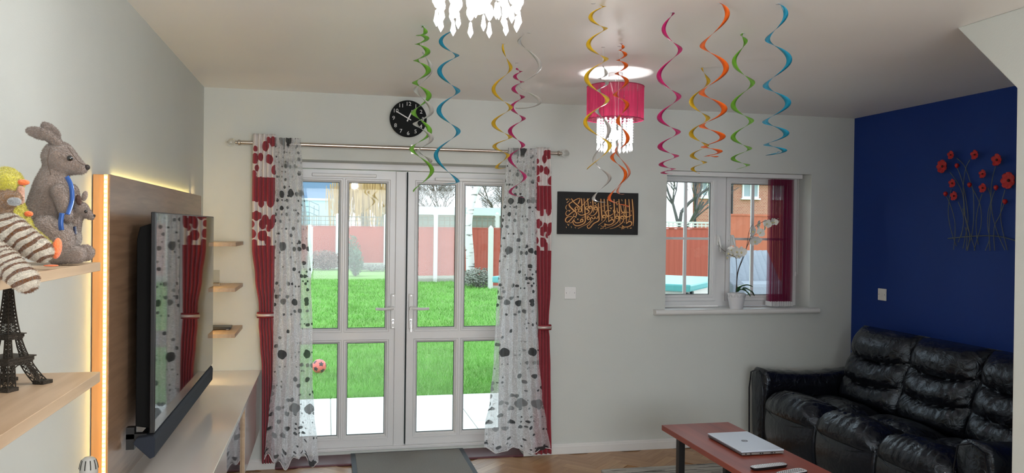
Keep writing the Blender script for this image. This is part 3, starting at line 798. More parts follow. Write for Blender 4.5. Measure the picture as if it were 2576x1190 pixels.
def remote(name, lab, c, ang, L_, W_, top, side, nb, taper, keys):
    r = thing(name, lab, 'remote control', c, None); R3 = Matrix.Rotation(ang, 3, 'Z'); c = Vector(c)
    def P(x, y, z): return c+R3 @ Vector((x, y, z))
    def outl(k, z, gx=1):
        pts = []
        for j in range(32):
            a = 2*PI*j/32; x = rnd(math.cos(a), 5)*L_/2*gx; y = rnd(math.sin(a), 4)*W_/2*(1-taper*(x/L_+.5)**2*1.0)*(gx)
            pts.append(P(x, y, z))
        return pts
    b = MB(); rings = [outl(0, .001, .92), outl(0, .006, .99), outl(0, .014, 1)]
    vs = sum(rings, []); fs = [tuple(range(32))[::-1], tuple(64+j for j in range(32))]
    for i in range(2):
        for j in range(32): fs.append((i*32+j, i*32+(j+1) % 32, (i+1)*32+(j+1) % 32, (i+1)*32+j))
    b.add(vs, fs).build('housing', side, r, smooth=50)
    b = MB(); rings = [outl(0, .0135, .985), outl(0, .0165, .965)]
    vs = sum(rings, []); fs = [tuple(32+j for j in range(32))]+[(j, (j+1) % 32, 32+(j+1) % 32, 32+j) for j in range(32)]
    b.add(vs, fs).build('face', top, r, smooth=50)
    key = None
    for i in range(nb):
        for j in (-1, 0, 1):
            x = -L_*.42+L_*.78*i/(nb-1); y = j*W_*.27
            p = P(x, y, .0165)
            if key is None:
                key = MB().sphere(p, (.0042, .0028, .0016), 8, 5, R3).build('key', keys, r); p0 = p
            else: linkcopy(key, 'key', p-p0)
    return r
rc = at(1935, 1173, TBZ+.01, 2); rc2 = at(1975, 1181, TBZ+.015, 2)
remote('remote_control', 'long silver remote control lying beside the laptop', (rc.x-.002, rc.y, TBZ), math.radians(8), .20, .045, mat('remote_silver', (.45, .45, .47), .35, .3), m_black, 12, 0, mat('key_grey', (.7, .7, .7), .4))
remote('remote_control', 'white faced remote control with black keys, nearest on the coffee table', (rc2.x+.012, rc2.y-.035, TBZ), math.radians(14), .165, .05, mat('remote_white', (.62, .63, .66), .35), m_black, 11, -.25, m_black)
# rug
m_rug = mat('rug', (.4, .4, .38), .95, bump=.8, bscale=300); N, L = nodes(m_rug); bs = N['Principled BSDF']
t = N.new('ShaderNodeTexCoord'); mp = N.new('ShaderNodeMapping'); mp.inputs['Scale'].default_value = (1.2, 26, 1); n1 = N.new('ShaderNodeTexNoise'); n1.inputs['Scale'].default_value = 1.6; n1.inputs['Detail'].default_value = 5
L.new(t.outputs['Object'], mp.inputs[0]); L.new(mp.outputs[0], n1.inputs[0]); cr = N.new('ShaderNodeValToRGB'); cr.color_ramp.interpolation = 'CONSTANT'
E_ = cr.color_ramp.elements; E_[0].position = 0; E_[0].color = (.015, .015, .015, 1); E_[1].position = .40; E_[1].color = (.56, .55, .51, 1)
e3 = E_.new(.52); e3.color = (.36, .355, .33, 1); e4 = E_.new(.60); e4.color = (.62, .61, .57, 1); e5 = E_.new(.71); e5.color = (.03, .03, .03, 1)
L.new(n1.outputs[0], cr.inputs[0]); L.new(cr.outputs[0], bs.inputs['Base Color'])
b = MB(); b.box(1.745, 3.0, 2.9, 4.97, .0005, .022)
ro = b.build('rug', m_rug, None, (2.3, 4.0, 0), bevel=.008); tag(ro, 'grey and white rug with uneven black stripes under the coffee table', 'rug')
# ================================================================== CURTAINS
RODY = D-.075; 
def ptz(x, y): return at(x, y, RODY)
m_rod = m_chrome
rod = thing('curtain_rod', 'brushed nickel curtain rod with clear ball ends above the garden doors', 'curtain rod', tuple(ptz(1020, 377)))
pL, pR = ptz(606, 355), ptz(1402, 389)
zr = (pL.z+pR.z)/2
def RP(t): return Vector((pL.x+(pR.x-pL.x)*t, RODY, zr))
MB().tube([RP(0), RP(.53)], .0135, 20).build('pole', m_rod, rod, smooth=40)
MB().tube([RP(.5), RP(1)], .0115, 20).build('inner_pole', m_rod, rod, smooth=40)
m_ball = mat('clear_acrylic', (.95, .95, .95), .03, trans=1, ior=1.4)
for s, t in ((-1, 0), (1, 1)):
    p = RP(t)
    MB().lathe([(.014, 0), (.018, s*.004), (.018, s*.016), (.010, s*.02), (.010, s*.034)], p, 18, 'X').build('finial_collar', m_rod, rod, smooth=40)
    MB().sphere(p+Vector((s*.058, 0, 0)), .028, 18, 12).build('finial_ball', m_ball, rod, smooth=180)
for t in (.06, .525, .955):
    p = RP(t); b = MB(); b.lathe([(.017, -.007), (.017, .007)], p, 16, 'X'); b.box(p.x-.005, p.x+.005, p.y+.008, D-.001, p.z-.006, p.z+.006); b.box(p.x-.012, p.x+.012, D-.006, D-.0005, p.z-.03, p.z+.03)
    b.build('rod_bracket', m_rod, rod)
def drape_mat(name, zb):
    m = mat(name, (.26, .006, .022), .8, bump=.35, bscale=500, sheen=.2); N, L = nodes(m); bs = N['Principled BSDF']
    uv = N.new('ShaderNodeTexCoord'); sp_ = N.new('ShaderNodeSeparateXYZ'); L.new(uv.outputs['Object'], sp_.inputs[0])
    mp = N.new('ShaderNodeMapping'); mp.inputs['Scale'].default_value = (7, 15, 1); L.new(uv.outputs['UV'], mp.inputs[0])
    # uv: x = share of cloth width, y = height share; the print
    mp.inputs['Scale'].default_value = (3.2, 30, 1)
    vo = N.new('ShaderNodeTexVoronoi'); vo.feature = 'SMOOTH_F1'; vo.inputs['Scale'].default_value = 1; vo.inputs['Smoothness'].default_value = .12; vo.inputs['Randomness'].default_value = .85
    L.new(mp.outputs[0], vo.inputs[0])
    lt = N.new('ShaderNodeMath'); lt.operation = 'GREATER_THAN'; lt.inputs[1].default_value = .50; L.new(vo.outputs['Distance'], lt.inputs[0])
    tot = None
    for z0, z1 in zb:
        a = N.new('ShaderNodeMath'); a.operation = 'GREATER_THAN'; a.inputs[1].default_value = z0; c = N.new('ShaderNodeMath'); c.operation = 'LESS_THAN'; c.inputs[1].default_value = z1
        L.new(sp_.outputs['Z'], a.inputs[0]); L.new(sp_.outputs['Z'], c.inputs[0]); k = N.new('ShaderNodeMath'); k.operation = 'MULTIPLY'
        L.new(a.outputs[0], k.inputs[0]); L.new(c.outputs[0], k.inputs[1])
        if tot is None: tot = k
        else:
            s = N.new('ShaderNodeMath'); s.operation = 'ADD'; L.new(tot.outputs[0], s.inputs[0]); L.new(k.outputs[0], s.inputs[1]); tot = s
    f = N.new('ShaderNodeMath'); f.operation = 'MULTIPLY'; L.new(tot.outputs[0], f.inputs[0]); L.new(lt.outputs[0], f.inputs[1])
    mx = N.new('ShaderNodeMix'); mx.data_type = 'RGBA'; L.new(f.outputs[0], mx.inputs[0]); mx.inputs[6].default_value = (.30, .006, .024, 1); mx.inputs[7].default_value = (.74, .70, .68, 1)
    L.new(mx.outputs[2], bs.inputs['Base Color'])
    return m
def curtain(root, name, prof, yc, folds, depth, m, nu=150, nv=110, seed=0, solid=.0015, bottom=None, tie=None, crink=0):
    """prof: [(py, pxleft, pxright)] outline in the curtain's own plane y = yc"""
    rows = [(at((a+c)/2, y, yc).z, at(a, y, yc).x, at(c, y, yc).x) for y, a, c in prof]
    zt_, zb_ = rows[0][0], rows[-1][0]
    def edge(z):
        for i in range(len(rows)-1):
            if rows[i][0] >= z >= rows[i+1][0]:
                t = (rows[i][0]-z)/(rows[i][0]-rows[i+1][0]); s = t*t*(3-2*t)
                return rows[i][1]+(rows[i+1][1]-rows[i][1])*s, rows[i][2]+(rows[i+1][2]-rows[i][2])*s
        return rows[-1][1], rows[-1][2]
    def fn(u, v):
        z = zt_+(zb_-zt_)*v; a, c = edge(z)
        ph = seed+.9*noise.noise(Vector((u*3, v*2.2, seed)))*(1 if crink else .4)
        wv = math.sin(2*PI*folds*u+ph*2)
        x = a+(c-a)*(u+.35/folds/2/PI*math.sin(4*PI*folds*u+ph*4)*.5)
        dd = depth*(1+ (.5*v if crink else 0))
        y = yc + dd*wv
        if crink:
            y += crink*noise.noise(Vector((u*30, v*45, seed)))+crink*1.5*noise.noise(Vector((u*9, v*18, seed+4)))
            x += crink*.8*noise.noise(Vector((u*16, v*40, seed+9)))*min(1, 12*min(u, 1-u)+.35)
        if bottom: z += bottom(u)*max(0, v-.90)/.10
        return (x, y, z)
    b = MB(); b.grid(fn, nu, nv, uv=True)
    return b.build(name, m, root, smooth=180, solid=solid), edge
ty = RODY-.0
dl = thing('curtain', 'left red drape with white bands of red dots, tied back beside the cabinet', 'curtain', tuple(ptz(665, 1170)), 'red printed drapes')
zz = [at(665, y, RODY).z-WORLD[dl.name].z for y in (447, 325, 617, 507)]
cl, eL = curtain(dl, 'cloth', [(337, 637, 694), (450, 635, 692), (560, 634, 692), (620, 634, 692), (700, 642, 690), (770, 651, 688), (792, 652, 687), (815, 651, 689), (860, 654, 691), (930, 659, 691), (1050, 659, 691), (1165, 659, 691)], RODY-.036, 5, .014, drape_mat('red_print_left', [(zz[0], zz[1]), (zz[2], zz[3])]), seed=1)
dr = thing('curtain', 'right red drape with white bands of red dots, tied back beside the wall', 'curtain', tuple(ptz(1366, 1140)), 'red printed drapes')
zz = [at(1366, y, RODY).z-WORLD[dr.name].z for y in (468, 355, 630, 527)]
curtain(dr, 'cloth', [(371, 1349, 1384), (450, 1347, 1386), (550, 1347, 1387), (640, 1349, 1386), (740, 1352, 1384), (800, 1354, 1380), (822, 1354, 1379), (850, 1352, 1382), (930, 1350, 1384), (1040, 1345, 1385), (1142, 1340, 1387)], RODY-.036, 4, .014, drape_mat('red_print_right', [(zz[0], zz[1]), (zz[2], zz[3])]), seed=3)
m_tie = mat('tie_red', (.22, .01, .02), .6); m_tieb = mat('tie_silver', (.55, .45, .42), .3, .4)
for root, (a, c, y) in ((dl, (649, 690, 791)), (dr, (1352, 1382, 822))):
    p, q_ = at(a, y, RODY), at(c, y, RODY); cx, hw2 = (p.x+q_.x)/2, (q_.x-p.x)/2+.004
    t = MB(); t.lathe([(1, -.018), (1.02, 0), (1, .018)], (cx, RODY-.036, p.z), 28, sx=hw2, sy=.024, close=False); t.build('tie_back', m_tie, root, smooth=60, solid=.002)
    t = MB(); t.lathe([(1, -.009), (1.03, 0), (1, .009)], (cx, RODY-.036, p.z), 28, sx=hw2+.003, sy=.0275, close=False); t.build('beaded_band', m_tieb, root, smooth=60, solid=.001)
def sheer_mat(name):
    m = trans_mix(name, (.90, .90, .93), .36, translucent=.6); N, L = nodes(m)
    uv = N.new('ShaderNodeTexCoord')
    def M_(op, x, y=None, cl=False):
        n = N.new('ShaderNodeMath'); n.operation = op; n.use_clamp = cl
        for i, k in enumerate((x, y)):
            if k is None: continue
            if isinstance(k, (int, float)): n.inputs[i].default_value = k
            else: L.new(k, n.inputs[i])
        return n.outputs[0]
    sxy = N.new('ShaderNodeSeparateXYZ'); L.new(uv.outputs['UV'], sxy.inputs[0])
    def vor(sx, sy, r, off, rand, row=None, keep=None, stretch=1):
        mp = N.new('ShaderNodeMapping'); mp.inputs['Scale'].default_value = (sx, sy, 1); mp.inputs['Location'].default_value = (off, 0, 0); L.new(uv.outputs['UV'], mp.inputs[0])
        v = N.new('ShaderNodeTexVoronoi'); v.inputs['Scale'].default_value = 1; v.inputs['Randomness'].default_value = rand; v.voronoi_dimensions = '2D'; L.new(mp.outputs[0], v.inputs[0])
        sc = N.new('ShaderNodeSeparateColor'); L.new(v.outputs['Color'], sc.inputs[0])
        # dots of unequal size: radius runs with the cell's own random value
        rad = M_('MULTIPLY', M_('ADD', M_('MULTIPLY', sc.outputs[2], .5), .6), r)
        o = M_('LESS_THAN', v.outputs['Distance'], rad)
        if row:
            sp2 = N.new('ShaderNodeSeparateXYZ'); L.new(v.outputs['Position'], sp2.inputs[0]); ph = M_('FRACT', M_('ADD', M_('DIVIDE', sp2.outputs[1], row[0]), row[1])); o = M_('MULTIPLY', o, M_('LESS_THAN', ph, 1.0/row[0]))
        if keep is not None: o = M_('MULTIPLY', o, M_('LESS_THAN', sc.outputs[1], keep))
        return o, v
    big, vb = vor(3.1, 24, .335, .37, .22, (4, 0), .85); small, _v = vor(6, 47, .33, 5.1, .6, None, .30); tiny, _t = vor(9, 68, .24, 9.1, .8, None, .2)
    dots = M_('MAXIMUM', M_('MAXIMUM', big, small), tiny)
    class _D: outputs = [dots]
    mxe = _D
    # print colour: some dots dark, some pale
    mixc = N.new('ShaderNodeMix'); mixc.data_type = 'RGBA'; L.new(mxe.outputs[0], mixc.inputs[0]); mixc.inputs[6].default_value = (.90, .90, .93, 1)
    gr = N.new('ShaderNodeValToRGB'); gr.color_ramp.elements[0].position = .3; gr.color_ramp.elements[0].color = (.09, .095, .10, 1); gr.color_ramp.elements[1].position = .75; gr.color_ramp.elements[1].color = (.38, .39, .40, 1)
    sep = N.new('ShaderNodeSeparateColor'); L.new(vb.outputs['Color'], sep.inputs[0]); L.new(sep.outputs[0], gr.inputs[0]); L.new(gr.outputs[0], mixc.inputs[7])
    for n in N:
        if n.type in ('BSDF_DIFFUSE', 'BSDF_TRANSLUCENT'): L.new(mixc.outputs[2], n.inputs[0])
    # scribble of white threads + vertical yarn = denser cloth
    mp = N.new('ShaderNodeMapping'); mp.inputs['Scale'].default_value = (14, 60, 1); L.new(uv.outputs['UV'], mp.inputs[0])
    nz = N.new('ShaderNodeTexNoise'); nz.inputs['Scale'].default_value = 1; nz.inputs['Detail'].default_value = 2; nz.inputs['Distortion'].default_value = 3; L.new(mp.outputs[0], nz.inputs[0])
    ab = N.new('ShaderNodeMath'); ab.operation = 'SUBTRACT'; ab.inputs[1].default_value = .5; L.new(nz.outputs[0], ab.inputs[0])
    ab2 = N.new('ShaderNodeMath'); ab2.operation = 'ABSOLUTE'; L.new(ab.outputs[0], ab2.inputs[0])
    mr = N.new('ShaderNodeMapRange'); mr.inputs[1].default_value = .0; mr.inputs[2].default_value = .05; mr.inputs[3].default_value = .10; mr.inputs[4].default_value = .44; L.new(ab2.outputs[0], mr.inputs[0])
    k = N.new('ShaderNodeMath'); k.operation = 'SUBTRACT'; L.new(mr.outputs[0], k.inputs[0])
    kk = N.new('ShaderNodeMath'); kk.operation = 'MULTIPLY'; kk.inputs[1].default_value = .35; L.new(mxe.outputs[0], kk.inputs[0]); L.new(kk.outputs[0], k.inputs[1]); k.use_clamp = True
    L.new(k.outputs[0], N['seethrough'].inputs[0]); return m
m_sheer = sheer_mat('sheer_cloth')
m_cord = mat('hem_cord', (.75, .74, .74), .7)
SY = RODY-.088
sl = thing('curtain', 'left white sheer curtain scattered with grey dots, hanging in front of the red drape', 'curtain', tuple(at(730, 1160, SY)), 'dotted sheer curtains')
curtain(sl, 'cloth', [(347, 692, 757), (450, 692, 762), (560, 692, 772), (700, 690, 782), (830, 688, 786), (950, 686, 786), (1040, 676, 790), (1110, 668, 797), (1160, 664, 801)], SY, 5, .012, m_sheer, 170, 200, seed=2, solid=0, crink=.006, bottom=lambda u: .035*math.sin(u*11+.6)+.02*math.sin(u*27))
sr = thing('curtain', 'right white sheer curtain scattered with grey dots, its hem spread on the floor', 'curtain', tuple(at(1310, 1140, SY)), 'dotted sheer curtains')
curtain(sr, 'cloth', [(373, 1278, 1352), (450, 1270, 1351), (560, 1261, 1350), (700, 1253, 1351), (800, 1247, 1352), (900, 1242, 1357), (1000, 1233, 1365), (1070, 1220, 1376), (1140, 1218, 1387)], SY, 5.5, .012, m_sheer, 170, 200, seed=6, solid=0, crink=.006, bottom=lambda u: .02*math.sin(u*13+2)+.03*(1-u))
for root, (a, c, y, z2) in ((sl, (665, 801, 1160, 0)), (sr, (1218, 1386, 1138, 0))):
    pts = []; base = root == sl
    for k in range(60):
        u = k/59; p = at(a+(c-a)*u, y, SY)
        off = (.035*math.sin(u*11+.6)+.02*math.sin(u*27)) if base else (.02*math.sin(u*13+2)+.03*(1-u))
        pts.append((p.x, SY+.012*math.sin(u*31)-.004, at((a+c)/2, y, SY).z+off))
    MB().tube(pts, .0022, 5).build('hem_cord', m_cord, root, smooth=60)
# ================================================================== WALL CLOCK
cc = at(1027, 299, D-.02); R0 = .123
ck = thing('wall_clock', 'round black wall clock with white numerals and hands above the garden doors', 'clock', (cc.x, D, cc.z))
MB().lathe([(R0*.9, -.0), (R0*.9, -.018), (R0, -.019), (R0, -.026), (R0*.985, -.0275)], (cc.x, D, cc.z), 72, 'Y').build('clock_face', mat('clock_black', (.008, .010, .011), .75, spec=.2), ck, smooth=40)
m_num = mat('clock_white', (.62, .63, .62), .4)
for h_ in range(1, 13):
    a = PI/2-h_*PI/6; me = text_mesh(str(h_), .036, .0008)
    # embolden
    me.transform(Matrix.Translation((cc.x+.0975*math.cos(a), D-.0285, cc.z+.0975*math.sin(a))) @ Matrix.Rotation(PI/2, 4, 'X') @ Matrix.Scale(1.08, 4, (1, 0, 0)))
    finish(me, 'numeral', m_num, ck)
def hand(name, ang_deg, L_, tail, w_, y):
    a = math.radians(90-ang_deg); R3 = Matrix.Rotation(-a, 3, 'Y'); b = MB()
    b.obox((cc.x+math.cos(a)*(L_-tail)/2, y, cc.z+math.sin(a)*(L_-tail)/2), (L_+tail, .0012, w_), R3); b.build(name, mat('hand_white', (.72, .72, .72), .3), ck)
hand('hour_hand', 24.5, .062, .02, .0085, D-.033)
hand('minute_hand', 299, .092, .02, .0065, D-.036)
MB().lathe([(.006, -.029), (.006, -.040)], (cc.x, D, cc.z), 14, 'Y').build('spindle', m_num, ck)
# ================================================================== CALLIGRAPHY CANVAS
PXa, PXb, PZa, PZb = 1.563, 2.157, 1.543, 1.840
pc = thing('calligraphy_canvas', 'black canvas with golden calligraphy hanging between the doors and the window', 'picture', ((PXa+PXb)/2, D, PZa))
YC = D-.028
MB().box(PXa, PXb, YC, D-.001, PZa, PZb).build('canvas', mat('canvas_black', (.012, .013, .014), .75, bump=.4, bscale=700), pc, bevel=.002)
m_gold = mat('gold_paint', (.66, .35, .12), .6, var=.25, vscale=50); m_goldd = mat('brown_glow', (.045, .010, .004), .8); m_gr = mat('pale_mark', (.30, .17, .12), .7)
# strokes are traced in the two enlargements: L = left one, R = right one; each is (width, points)
def Lp(x, y): return (1395+x/9.918, 475+y/9.918)
def Rp(x, y): return (1500+x/9.918, 475+y/9.918)
def W2(p):
    # picture corners in the photograph -> flat picture coordinates
    u = (p[0]-1402-(p[1]-482)*-.02)/200.5; v = (p[1]-482-u*5)/106.0
    return PXa+(PXb-PXa)*u, PZb-(PZb-PZa)*v
STR = []
def S(f, wd, *pts): STR.append((wd, [W2(f(*p)) for p in pts]))
# left enlargement
S(Lp, 2.0, (385,245),(440,330),(530,410),(600,480),(630,530),(610,575),(565,570),(570,520),(610,460),(690,380),(770,290))
S(Lp, 2.0, (600,240),(520,260),(400,330),(330,385),(345,440),(420,520),(490,580),(510,640),(480,700),(430,660),(470,620))
S(Lp, 1.8, (545,380),(575,330),(602,250))
S(Lp, 2.0, (540,530),(540,470),(500,455),(470,495),(500,530),(440,560),(360,620),(290,670),(250,640),(255,580),(290,540))
S(Lp, 2.0, (505,720),(440,690),(380,750),(290,830),(240,800),(250,740),(300,700),(395,690))
S(Lp, 2.0, (632,245),(640,400),(650,610)); S(Lp, 2.0, (692,245),(710,450),(722,700),(715,830),(620,900),(500,920),(430,870),(430,800),(460,740))
S(Lp, 2.0, (780,245),(795,400),(800,480),(740,510),(730,470),(780,440)); S(Lp, 2.0, (730,500),(800,540),(810,590),(720,640),(620,660),(550,620),(540,560))
S(Lp, 1.9, (905,250),(915,400),(930,600)); S(Lp, 2.0, (870,480),(830,500),(830,450),(870,440),(895,500),(880,580),(780,670),(640,720))
S(Lp, 2.0, (1010,520),(960,525),(955,475),(1000,460),(1025,530),(990,610),(920,670),(850,660),(820,620))
S(Lp, 2.0, (1045,350),(1050,500),(1060,700),(1050,800),(930,870),(840,970),(790,985),(770,930),(830,890))
S(Lp, 1.9, (1035,680),(1020,740),(975,735),(960,700),(945,750),(900,745),(885,710),(850,750),(850,800),(760,880),(640,940),(540,990))
S(Lp, 1.9, (840,750),(790,770),(765,730),(800,700),(835,740)); S(Lp, 1.9, (655,800),(610,830),(610,780),(650,760),(665,810),(590,840),(520,850),(470,830),(440,780),(400,830),(350,850),(330,800))
S(Lp, 2.2, (535,745),(545,775)); S(Lp, 1.4, (285,400),(255,440),(250,490),(275,520)); S(Lp, 1.2, (255,245),(275,280),(310,235)); S(Lp, 1.2, (345,255),(350,285)); S(Lp, 1.2, (310,530),(335,560),(355,520))
S(Lp, 1.1, (285,870),(310,910),(325,870)); S(Lp, 1.0, (375,930),(385,975)); S(Lp, 1.0, (255,940),(260,975)); S(Lp, 1.0, (470,950),(480,985)); S(Lp, 1.2, (850,330),(860,365)); S(Lp, 1.1, (950,340),(975,370),(990,335)); S(Lp, 1.0, (945,435),(1015,395)); S(Lp, 1.2, (745,370),(755,400)); S(Lp, 1.0, (270,350),(330,300)); S(Lp, .9, (820,890),(870,830),(925,790)); S(Lp, 1.2, (775,290),(830,240))
# right enlargement
S(Rp, 2.1, (852,265),(870,500),(880,750),(872,940)); S(Rp, 2.0, (768,265),(780,450),(790,650),(785,800)); S(Rp, 2.1, (680,265),(688,480),(700,700),(700,880))
S(Rp, 2.1, (518,265),(528,480),(535,700),(540,860)); S(Rp, 2.1, (395,265),(402,480),(410,700),(415,850)); S(Rp, 2.1, (230,265),(245,480),(260,700),(255,830)); S(Rp, 1.9, (150,260),(155,450),(162,620)); S(Rp, 2.0, (68,255),(78,500),(92,700),(90,810))
S(Rp, 2.0, (700,880),(770,830),(835,850),(820,920),(740,960),(650,965),(600,930),(615,975),(560,975),(510,960))
S(Rp, 2.0, (255,830),(330,780),(380,790),(370,860),(290,905),(210,905),(160,880),(170,930),(100,945),(60,920))
S(Rp, 2.0, (765,600),(690,595),(640,640),(670,700),(740,710),(840,665)); S(Rp, 2.0, (740,710),(640,760),(570,750),(575,700),(620,700),(640,760),(600,850),(500,930),(390,985),(290,1005))
S(Rp, 2.0, (320,560),(230,550),(185,600),(220,680),(290,680),(380,625)); S(Rp, 2.0, (290,680),(190,720),(125,730),(120,680),(165,670),(190,730),(140,810),(0,915))
S(Rp, 2.0, (500,745),(450,750),(440,700),(490,690),(515,750),(480,840),(350,930),(160,1000)); S(Rp, 1.8, (560,410),(575,540),(610,600),(655,580),(650,520),(630,420)); S(Rp, 1.8, (470,480),(480,580),(520,600),(545,560)); S(Rp, 1.8, (380,530),(390,590),(420,600),(440,550))
S(Rp, 2.6, (585,1000),(600,1010)); S(Rp, 2.6, (630,990),(642,1005)); S(Rp, 2.6, (65,990),(75,1005)); S(Rp, 2.6, (112,975),(122,990)); S(Rp, 1.6, (585,615),(590,640)); S(Rp, 1.6, (120,540),(126,570))
S(Rp, 1.3, (295,470),(320,510),(345,465)); S(Rp, 1.3, (305,710),(335,745),(355,700)); S(Rp, 1.0, (585,265),(600,320)); S(Rp, 1.0, (450,370),(480,410),(455,415)); S(Rp, 1.0, (825,550),(830,580)); S(Rp, 1.0, (195,410),(200,440)); S(Rp, 1.0, (290,350),(305,375)); S(Rp, 1.1, (440,350),(495,325)); S(Rp, 1.1, (275,440),(325,415)); S(Rp, 1.1, (445,655),(500,630)); S(Rp, 1.0, (0,970),(0,985)); S(Rp, 1.2, (790,1000),(840,990)); S(Rp, 1.0, (170,930),(180,965)); S(Rp, 1.0, (730,975),(740,1010)); S(Rp, 1.0, (650,830),(650,870)); S(Rp, 1.0, (200,800),(205,840)); S(Rp, 1.0, (750,780),(755,810)); S(Rp, 1.0, (40,460),(45,490)); S(Rp, 1.0, (115,430),(122,460))
k = .00296
def ribbon2(b, pts, w_, y):
    P = spline([(p[0], 0, p[1]) for p in pts], 6); n = len(P); base = len(b.v)
    for i, p in enumerate(P):
        t = (P[min(i+1, n-1)]-P[max(i-1, 0)]); t.normalize(); nn = Vector((-t.z, 0, t.x))
        ww = w_*(.45+.55*math.sin(PI*min(1, (i+.8)/n*1.15))**.5) * (1.0+.25*t.x)
        b.v.append(tuple(p+nn*ww+Vector((0, y, 0)))); b.v.append(tuple(p-nn*ww+Vector((0, y, 0))))
    for i in range(n-1): b.f.append((base+2*i, base+2*i+1, base+2*i+3, base+2*i+2))
bd, bg_ = MB(), MB()
for j, (wd, pts) in enumerate(STR):
    ribbon2(bg_, pts, wd*.62*k, YC-.0012-.00001*j)
    if wd > 1.5: ribbon2(bd, pts, wd*1.9*k, YC-.0004-.000004*j)
bd.build('brown_shading', m_goldd, pc); bg_.build('golden_script', m_gold, pc)
# ================================================================== SOCKETS
def socket(lab, c, ax, w_, h_, holes):
    o = thing('switch_plate', lab, 'switch', c)
    x, y, z = c
    b = MB()
    if ax == 'Y': b.box(x-w_/2, x+w_/2, y-.010, y-.0005, z, z+h_)
    else: b.box(x-.010, x-.0005, y-w_/2, y+w_/2, z, z+h_)
    b.build('plate', m_white, o, bevel=.003, seg=3)
    b = MB()
    for du, dv, r in holes:
        if ax == 'Y': b.lathe([(r, -.0115), (r, -.010)], (x+du, y, z+h_/2+dv), 12, 'Y')
        else: b.lathe([(r, -.0115), (r, -.010)], (x, y+du, z+h_/2+dv), 12, 'X')
    b.build('screw', mat('screw_grey', (.25, .25, .25), .4, .5), o)
    return o
p = at(1434, 737, D)
s1 = socket('white square aerial plate on the back wall below the calligraphy', (p.x, D, p.z-.042), 'Y', .084, .086, [(-.03, 0, .003), (.03, 0, .003)])
MB().lathe([(.009, -.014), (.009, -.010)], (p.x, D, p.z+.001), 16, 'Y').build('aerial_jack', m_white, s1)
p = at(2221, 741, XR, 0)
s2 = socket('white switch plate on the blue wall left of the metal poppies', (XR, p.y, p.z-.043), 'X', .086, .086, [(-.03, 0, .003), (.03, 0, .003)])
MB().box(XR-.014, XR-.010, p.y-.011, p.y+.011, p.z-.012, p.z+.012).build('rocker', m_white, s2, bevel=.002)
# ================================================================== METAL POPPIES ON THE BLUE WALL
m_pop = mat('poppy_red', (.46, .008, .012), .45); m_stem = mat('stem_metal', (.13, .15, .14), .5, .2); m_popd = mat('poppy_heart', (.06, .004, .006), .5)
po = thing('wall_flowers', 'metal wall decoration of red poppies on thin grey stems, hung on the blue wall', 'wall decoration', (XR, 4.25, 1.46))
def BW(x, y, off=.02): 
    return at(2340+x/4.25, 360+y/4.25, XR-off, 0)
fl_ = [(228, 128, 46, 6), (140, 250, 72, 9), (483, 125, 50, 6), (722, 180, 62, 6), (568, 330, 45, 6), (570, 480, 48, 6), (243, 430, 47, 6), (262, 565, 50, 6), (850, 400, 82, 9)]
petal = MB()
for i in range(7):
    for j in range(6):
        u = j/5-.5; v = i/6
        petal.v.append((-.12-.35*v*v+.35*abs(u)*v*0+.18*(u*2)**2*v, u*1.15*math.sin(PI*min(.92, .12+v*.8))**.7, v*1.0))
for i in range(6):
    for j in range(5):
        a = i*6+j; petal.f.append((a, a+1, a+7, a+6))
pm = bpy.data.meshes.new('petal'); pm.from_pydata(petal.v, [], petal.f); pm.shade_smooth(); pm.materials.append(m_pop)
for (x, y, r, n) in fl_:
    p = BW(x, y, .035); R_w = r/4.25/2033*4.9*1.05
    f = bpy.data.objects.new('poppy', None); C.objects.link(f); f.parent = po; f.location = p-WORLD[po.name]; WORLD[f.name] = p
    rings = [(5, .62, .5), (5, 1.0, .0)] if n == 6 else [(6, .6, .5), (8, 1.0, 0)]
    for (m_, s, ph) in rings:
        for k in range(m_):
            o = bpy.data.objects.new('petal', pm); C.objects.link(o); o.parent = f
            o.rotation_euler = (2*PI*k/m_+ph, 0, 0); o.scale = (R_w*s*.8, R_w*s, R_w*s)
            sdf = o.modifiers.new('s', 'SOLIDIFY'); sdf.thickness = .05
    o = MB().sphere(p+Vector((-.008, 0, 0)), R_w*.2, 10, 6).build('heart', m_popd, f, smooth=180); o.location = Vector((0, 0, 0))
for (x, y) in ((285, 243), (420, 448), (163, 545), (703, 478), (800, 628)):
    p = BW(x, y, .025); MB().lathe([(.001, -.016), (.010, -.008), (.014, .004), (.009, .014), (.002, .016)], p, 10).build('bud', m_pop, po, smooth=60)
stems = [[(285,160),(370,250),(430,420),(460,520),(465,800),(440,1000),(385,1150)], [(210,310),(290,420),(345,540),(360,700),(350,900),(300,1060)], [(425,180),(380,270),(355,450),(360,600),(385,850),(440,1010),(480,1145)],
 [(700,250),(665,380),(650,560),(665,760),(720,960),(800,1145)], [(290,265),(345,420),(385,620),(405,800),(385,950),(350,1130)], [(225,495),(200,640),(195,780),(225,940),(280,1100)], [(175,570),(215,660),(260,820),(265,980),(250,1140)],
 [(300,630),(350,760),(355,860),(330,1000)], [(555,545),(525,640),(495,800),(495,960),(515,1085)], [(440,460),(520,620),(545,740),(540,900),(500,1030),(470,1150)], [(620,480),(650,600),(620,740),(615,900),(635,1020),(590,1150)], [(690,510),(660,600),(640,760),(630,950),(640,1150)],
 [(800,500),(765,640),(755,800),(780,960),(825,1145)], [(790,650),(740,780),(690,880),(680,1000),(690,1150)], [(375,900),(395,1000),(385,1150)], [(350,700),(420,960),(400,1150)]]
for i, st in enumerate(stems):
    off = .012+.004*(i % 4); pts = spline([BW(x, y, off) for x, y in st], 6); MB().tube(pts, .0022, 5).build('stem', m_stem, po, smooth=60)
